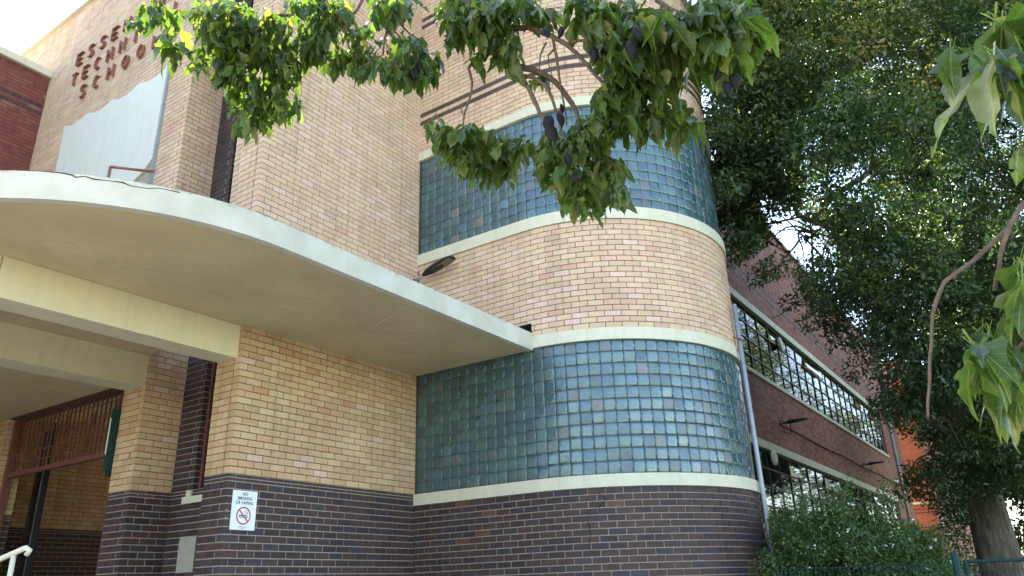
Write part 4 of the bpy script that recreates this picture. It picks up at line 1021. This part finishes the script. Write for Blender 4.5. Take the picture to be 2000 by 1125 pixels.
# leaf shapes: entire, three lobed and ragged
def leaf_shape(kind, seed):
    rg = random.Random(seed); n = 12
    prof = {0: [.0, .15, .22, .24, .20, .12, .0], 1: [.0, .12, .34, .15, .19, .10, .0], 2: [.0, .19, .30, .17, .26, .09, .0], 3: [.0, .10, .15, .17, .13, .08, .0]}[kind]
    kn = np.linspace(0, 1, 7); pl = [v*rg.uniform(.65, 1.1) for v in prof]; pr = [v*rg.uniform(.65, 1.1) for v in prof]
    curl = rg.uniform(-.10, .22); side = rg.uniform(-.10, .10)
    V = []; F = []
    for i in range(n):
        t_ = i/(n-1); z_ = -.16*t_*t_-curl*t_**3; sx_ = side*math.sin(t_*math.pi)
        l = float(np.interp(t_, kn, pl))*rg.uniform(.9, 1.06)*(.45 if rg.random() < .06 else 1); r_ = float(np.interp(t_, kn, pr))*rg.uniform(.9, 1.06)*(.45 if rg.random() < .06 else 1); dy = .05 if kind in (1, 2) and .28 < t_ < .45 else 0
        f = .35+.25*math.sin(i*.9+seed); wv = .018*math.sin(i*1.7+seed)
        V += [(sx_-l, t_+dy+rg.uniform(-.01, .01), z_+l*f+wv), (sx_-l*.5, t_+dy*.4, z_+l*.5*f*.8), (sx_, t_, z_), (sx_+r_*.5, t_+dy*.4, z_+r_*.5*f*.8), (sx_+r_, t_+dy+rg.uniform(-.01, .01), z_+r_*f-wv)]
    holes = set(rg.sample(range((n-1)*4), 1 if rg.random() < .5 else 0))
    for i in range(n-1):
        for k in range(4):
            if i*4+k in holes and k in (0, 3): continue
            F.append((i*5+k, i*5+k+1, i*5+k+6, i*5+k+5))
    return V, F
SHP = [leaf_shape(k % 4, 100+k) for k in range(14)]
LM_ = []
for k, (V, F) in enumerate(SHP):
    me = bpy.data.meshes.new('leaf'); 
    pet = [(-.012, -.20, .015), (.012, -.20, .015), (.010, 0, 0), (-.010, 0, 0)]; m_ = len(V)
    me.from_pydata(V+pet, [], F+[(m_, m_+1, m_+2, m_+3)]); me.update(); me.polygons.foreach_set('use_smooth', [True]*len(me.polygons)); me.materials.append(KLEAF[0]); LM_.append(me)
# (cx, cy, rx, ry, count, depth, leaf length)
CL = [(310, 45, 38, 38, 20, 3.7, .115), (335, 85, 22, 24, 5, 3.7, .15), (440, 55, 55, 50, 75, 3.5, .095), (430, 140, 42, 45, 52, 3.5, .10), (500, 90, 55, 60, 90, 3.5, .10), (520, 185, 50, 42, 62, 3.5, .10), (560, 120, 60, 42, 60, 3.5, .10), (488, 225, 26, 26, 16, 3.5, .10), (552, 215, 32, 26, 22, 3.5, .09),
      (600, 15, 50, 18, 18, 3.5, .09), (645, 85, 48, 55, 70, 3.5, .095), (640, 20, 34, 28, 26, 3.5, .09), (700, 125, 50, 36, 48, 3.4, .09), (772, 12, 36, 24, 34, 3.2, .12), (800, 95, 34, 34, 26, 3.2, .09), (780, 140, 46, 30, 44, 3.2, .09), (835, 140, 26, 28, 22, 3.2, .085), (700, 75, 20, 28, 12, 3.4, .08),
      (905, 35, 30, 35, 34, 2.9, .095), (950, 65, 52, 50, 76, 2.85, .10), (970, 105, 40, 38, 36, 2.85, .10), (1010, 15, 60, 20, 34, 2.8, .09), (1050, 25, 34, 22, 18, 2.8, .09), (890, 70, 20, 28, 12, 2.9, .09),
      (872, 265, 28, 32, 20, 2.85, .09), (910, 285, 52, 34, 46, 2.85, .095), (940, 320, 46, 34, 42, 2.85, .105), (985, 290, 34, 20, 22, 2.85, .085), (1060, 290, 44, 30, 34, 2.8, .09), (1075, 165, 36, 16, 8, 2.8, .08),
      (1110, 310, 52, 34, 52, 2.75, .09), (1165, 265, 52, 34, 52, 2.75, .09), (1165, 345, 50, 38, 56, 2.75, .095), (1145, 385, 36, 34, 34, 2.75, .09), (1150, 428, 10, 24, 6, 2.75, .07), (1110, 345, 30, 26, 22, 2.75, .09), (1190, 370, 28, 28, 18, 2.75, .09),
      (1170, 20, 50, 34, 44, 2.75, .11), (1215, 60, 56, 46, 62, 2.7, .13), (1210, 130, 44, 46, 48, 2.7, .11), (1260, 165, 58, 48, 72, 2.7, .11), (1230, 230, 48, 42, 46, 2.7, .11), (1290, 230, 42, 32, 34, 2.7, .11), (1200, 190, 34, 30, 24, 2.7, .11), (1280, 105, 48, 40, 40, 2.7, .12),
      (1340, 60, 50, 32, 40, 2.6, .12), (1380, 95, 54, 42, 44, 2.6, .15), (1440, 60, 38, 44, 36, 2.55, .15), (1420, 15, 50, 22, 24, 2.6, .12), (1360, 20, 40, 20, 14, 2.6, .12), (1345, 235, 14, 12, 5, 2.65, .10),
      (1955, 75, 46, 30, 6, 1.14, .125), (1925, 165, 24, 45, 6, 1.12, .15), (1980, 125, 26, 40, 7, 1.15, .125), (1880, 95, 20, 8, 2, 1.12, .08), (1850, 90, 16, 8, 1, 1.12, .08),
      (1985, 560, 26, 46, 9, 1.15, .085), (1945, 655, 40, 34, 12, 1.12, .09), (1975, 730, 34, 40, 12, 1.12, .095), (1896, 705, 22, 36, 4, 1.1, .09), (2010, 640, 16, 90, 12, 1.15, .095), (1997, 330, 10, 36, 2, 1.15, .07)]
LV = []
CL = [(a, b_ + (6 if i < 16 else 0), c_*1.12 if i < 20 else c_, e*1.15 if i < 20 else e, int(f*(1.5 if i < 20 else 1.15)), g, h) for i, (a, b_, c_, e, f, g, h) in enumerate(CL)]
for cx_, cy_, rx, ry, n_, d, Ln in CL:
    Pc = at(cx_, cy_, d); 
    tw = [np.array([RNG.uniform(-.8, .8)*rx, RNG.uniform(-.8, .3)*ry, RNG.uniform(-.14, .14)*min(1, d/3)]) for _ in range(max(1, int(n_*1.75)//8))]
    for k in range(int(n_*1.75)):
        g = tw[k % len(tw)]; px = cx_+g[0]*1.12+RNG.normal()*rx*.17; py = cy_+g[1]*1.1-ry*.22+RNG.normal()*ry*.17
        Pp = at(px, py, d+g[2]+RNG.normal()*.03)
        az = RNG.uniform(0, 2*math.pi); dn = RNG.uniform(.6, 2.4)
        dr = np.array([math.cos(az), math.sin(az), -dn]); nr_ = np.array([math.cos(az)*dn, math.sin(az)*dn, 1.0])*.8+RNG.normal(size=3)*.45
        Lk = Ln*RNG.uniform(.5, 1.3)*.95
        y_ = Vector(dr).normalized(); x_ = y_.cross(Vector(nr_)).normalized(); z_ = x_.cross(y_)
        Mx = Matrix(((x_[0], y_[0], z_[0], Pp[0]), (x_[1], y_[1], z_[1], Pp[1]), (x_[2], y_[2], z_[2], Pp[2]), (0, 0, 0, 1)))
        vx, vy, vz = proj(Pp); s_ = Lk*Lk/(vz*vz) if (-20 < vx < 2010 and -20 < vy < 1125) else 0
        LV.append((s_, RNG.integers(len(SHP)), Mx, Lk))
# out of frame part of the crown overhead
for k in range(900):
    q = np.array([9.2, -9.6, 4.2])+unit(1)[0]*RNG.random()**.4*np.array([3.2, 3.0, 1.3]); vx, vy, vz = proj(q)
    if vz > 0 and -60 < vx < 2060 and vy > -120: continue
    az = RNG.uniform(0, 2*math.pi); y_ = Vector((math.cos(az), math.sin(az), -1)).normalized(); x_ = y_.cross(Vector((RNG.normal()*.4, RNG.normal()*.4, 1))).normalized(); z_ = x_.cross(y_)
    LV.append((0, RNG.integers(len(SHP)), Matrix(((x_[0], y_[0], z_[0], q[0]), (x_[1], y_[1], z_[1], q[1]), (x_[2], y_[2], z_[2], q[2]), (0, 0, 0, 1))), .14))
LV.sort(key=lambda e: -e[0]); V = []; F = []; R = []
for i, (s_, k, Mx, Lk) in enumerate(LV):
    if i < 298:
        o = bpy.data.objects.new('leaf', LM_[k]); COL.objects.link(o); o.parent = ft
        o.matrix_local = Matrix.Translation(-Vector(ft.location)) @ Mx @ Matrix.Scale(Lk, 4)
    else:
        q = len(V); MM = Mx @ Matrix.Scale(Lk, 4); V += [tuple(MM @ Vector(v)) for v in SHP[k][0]]; F += [[q+j for j in f] for f in SHP[k][1]]; R += [RNG.random()]*len(SHP[k][1])
me = bpy.data.meshes.new('foliage'); me.from_pydata(V, [], F); me.update(); me.polygons.foreach_set('use_smooth', [True]*len(F))
a_ = me.attributes.new('rnd', 'FLOAT', 'FACE'); a_.data.foreach_set('value', R); link('foliage', me, KLEAF[1], ft)['kind'] = 'stuff'
# seed pods
PODS = [(1064, 70, 2.75, 33, .0), (1097, 66, 2.75, 31, .0), (1155, 107, 2.75, 32, .25), (1162, 115, 2.73, 36, -.15), (1176, 98, 2.75, 26, .3), (1244, 72, 2.62, 44, .2), (1225, 105, 2.60, 50, .1), (1242, 104, 2.66, 30, -.1),
        (1405, 149, 2.6, 36, .2), (1415, 180, 2.58, 42, -.1), (1435, 163, 2.58, 44, -.1), (1067, 247, 2.75, 46, .2), (1072, 262, 2.72, 46, -.2), (1090, 235, 2.76, 34, .3), (1104, 315, 2.72, 36, .1), (1095, 213, 2.78, 22, .9), (1124, 352, 2.7, 30, -.2), (1178, 100, 2.78, 24, -.4),
        (815, 128, 3.2, 22, .8), (809, 143, 3.2, 26, -.1), (742, 12, 3.3, 16, .2)]
pm = None
V = []; F = []; ns, nr2 = 9, 10
for i in range(ns):
    t_ = i/(ns-1); r_ = .5*math.sin(math.pi*t_**.85)**.9*.50 if 0 < i < ns-1 else .012
    for k in range(nr2):
        a = 2*math.pi*k/nr2; rk = r_*(1+(.16 if k % 5 == 0 else 0)+.04*math.sin(3*a+i)); V.append((rk*math.cos(a), rk*.8*math.sin(a)+.06*math.sin(math.pi*t_), -t_))
for i in range(ns-1):
    for k in range(nr2): F.append((i*nr2+k, (i+1)*nr2+k, (i+1)*nr2+(k+1) % nr2, i*nr2+(k+1) % nr2))
pm = bpy.data.meshes.new('seed_pod'); pm.from_pydata(V, [], F); pm.update(); pm.polygons.foreach_set('use_smooth', [True]*len(F)); pm.materials.append(POD)
for px, py, d, hp, lean in PODS:
    d -= .16
    sz = hp*d/FPX*1.0; q = at(px, py-hp*.5, d); o = bpy.data.objects.new('seed_pod', pm); COL.objects.link(o); o.parent = ft
    o.location = Vector(q)-Vector(ft.location); o.rotation_euler = (RNG.uniform(-.3, .3), lean, RNG.uniform(0, 6.28)); o.scale = (sz, sz, sz)
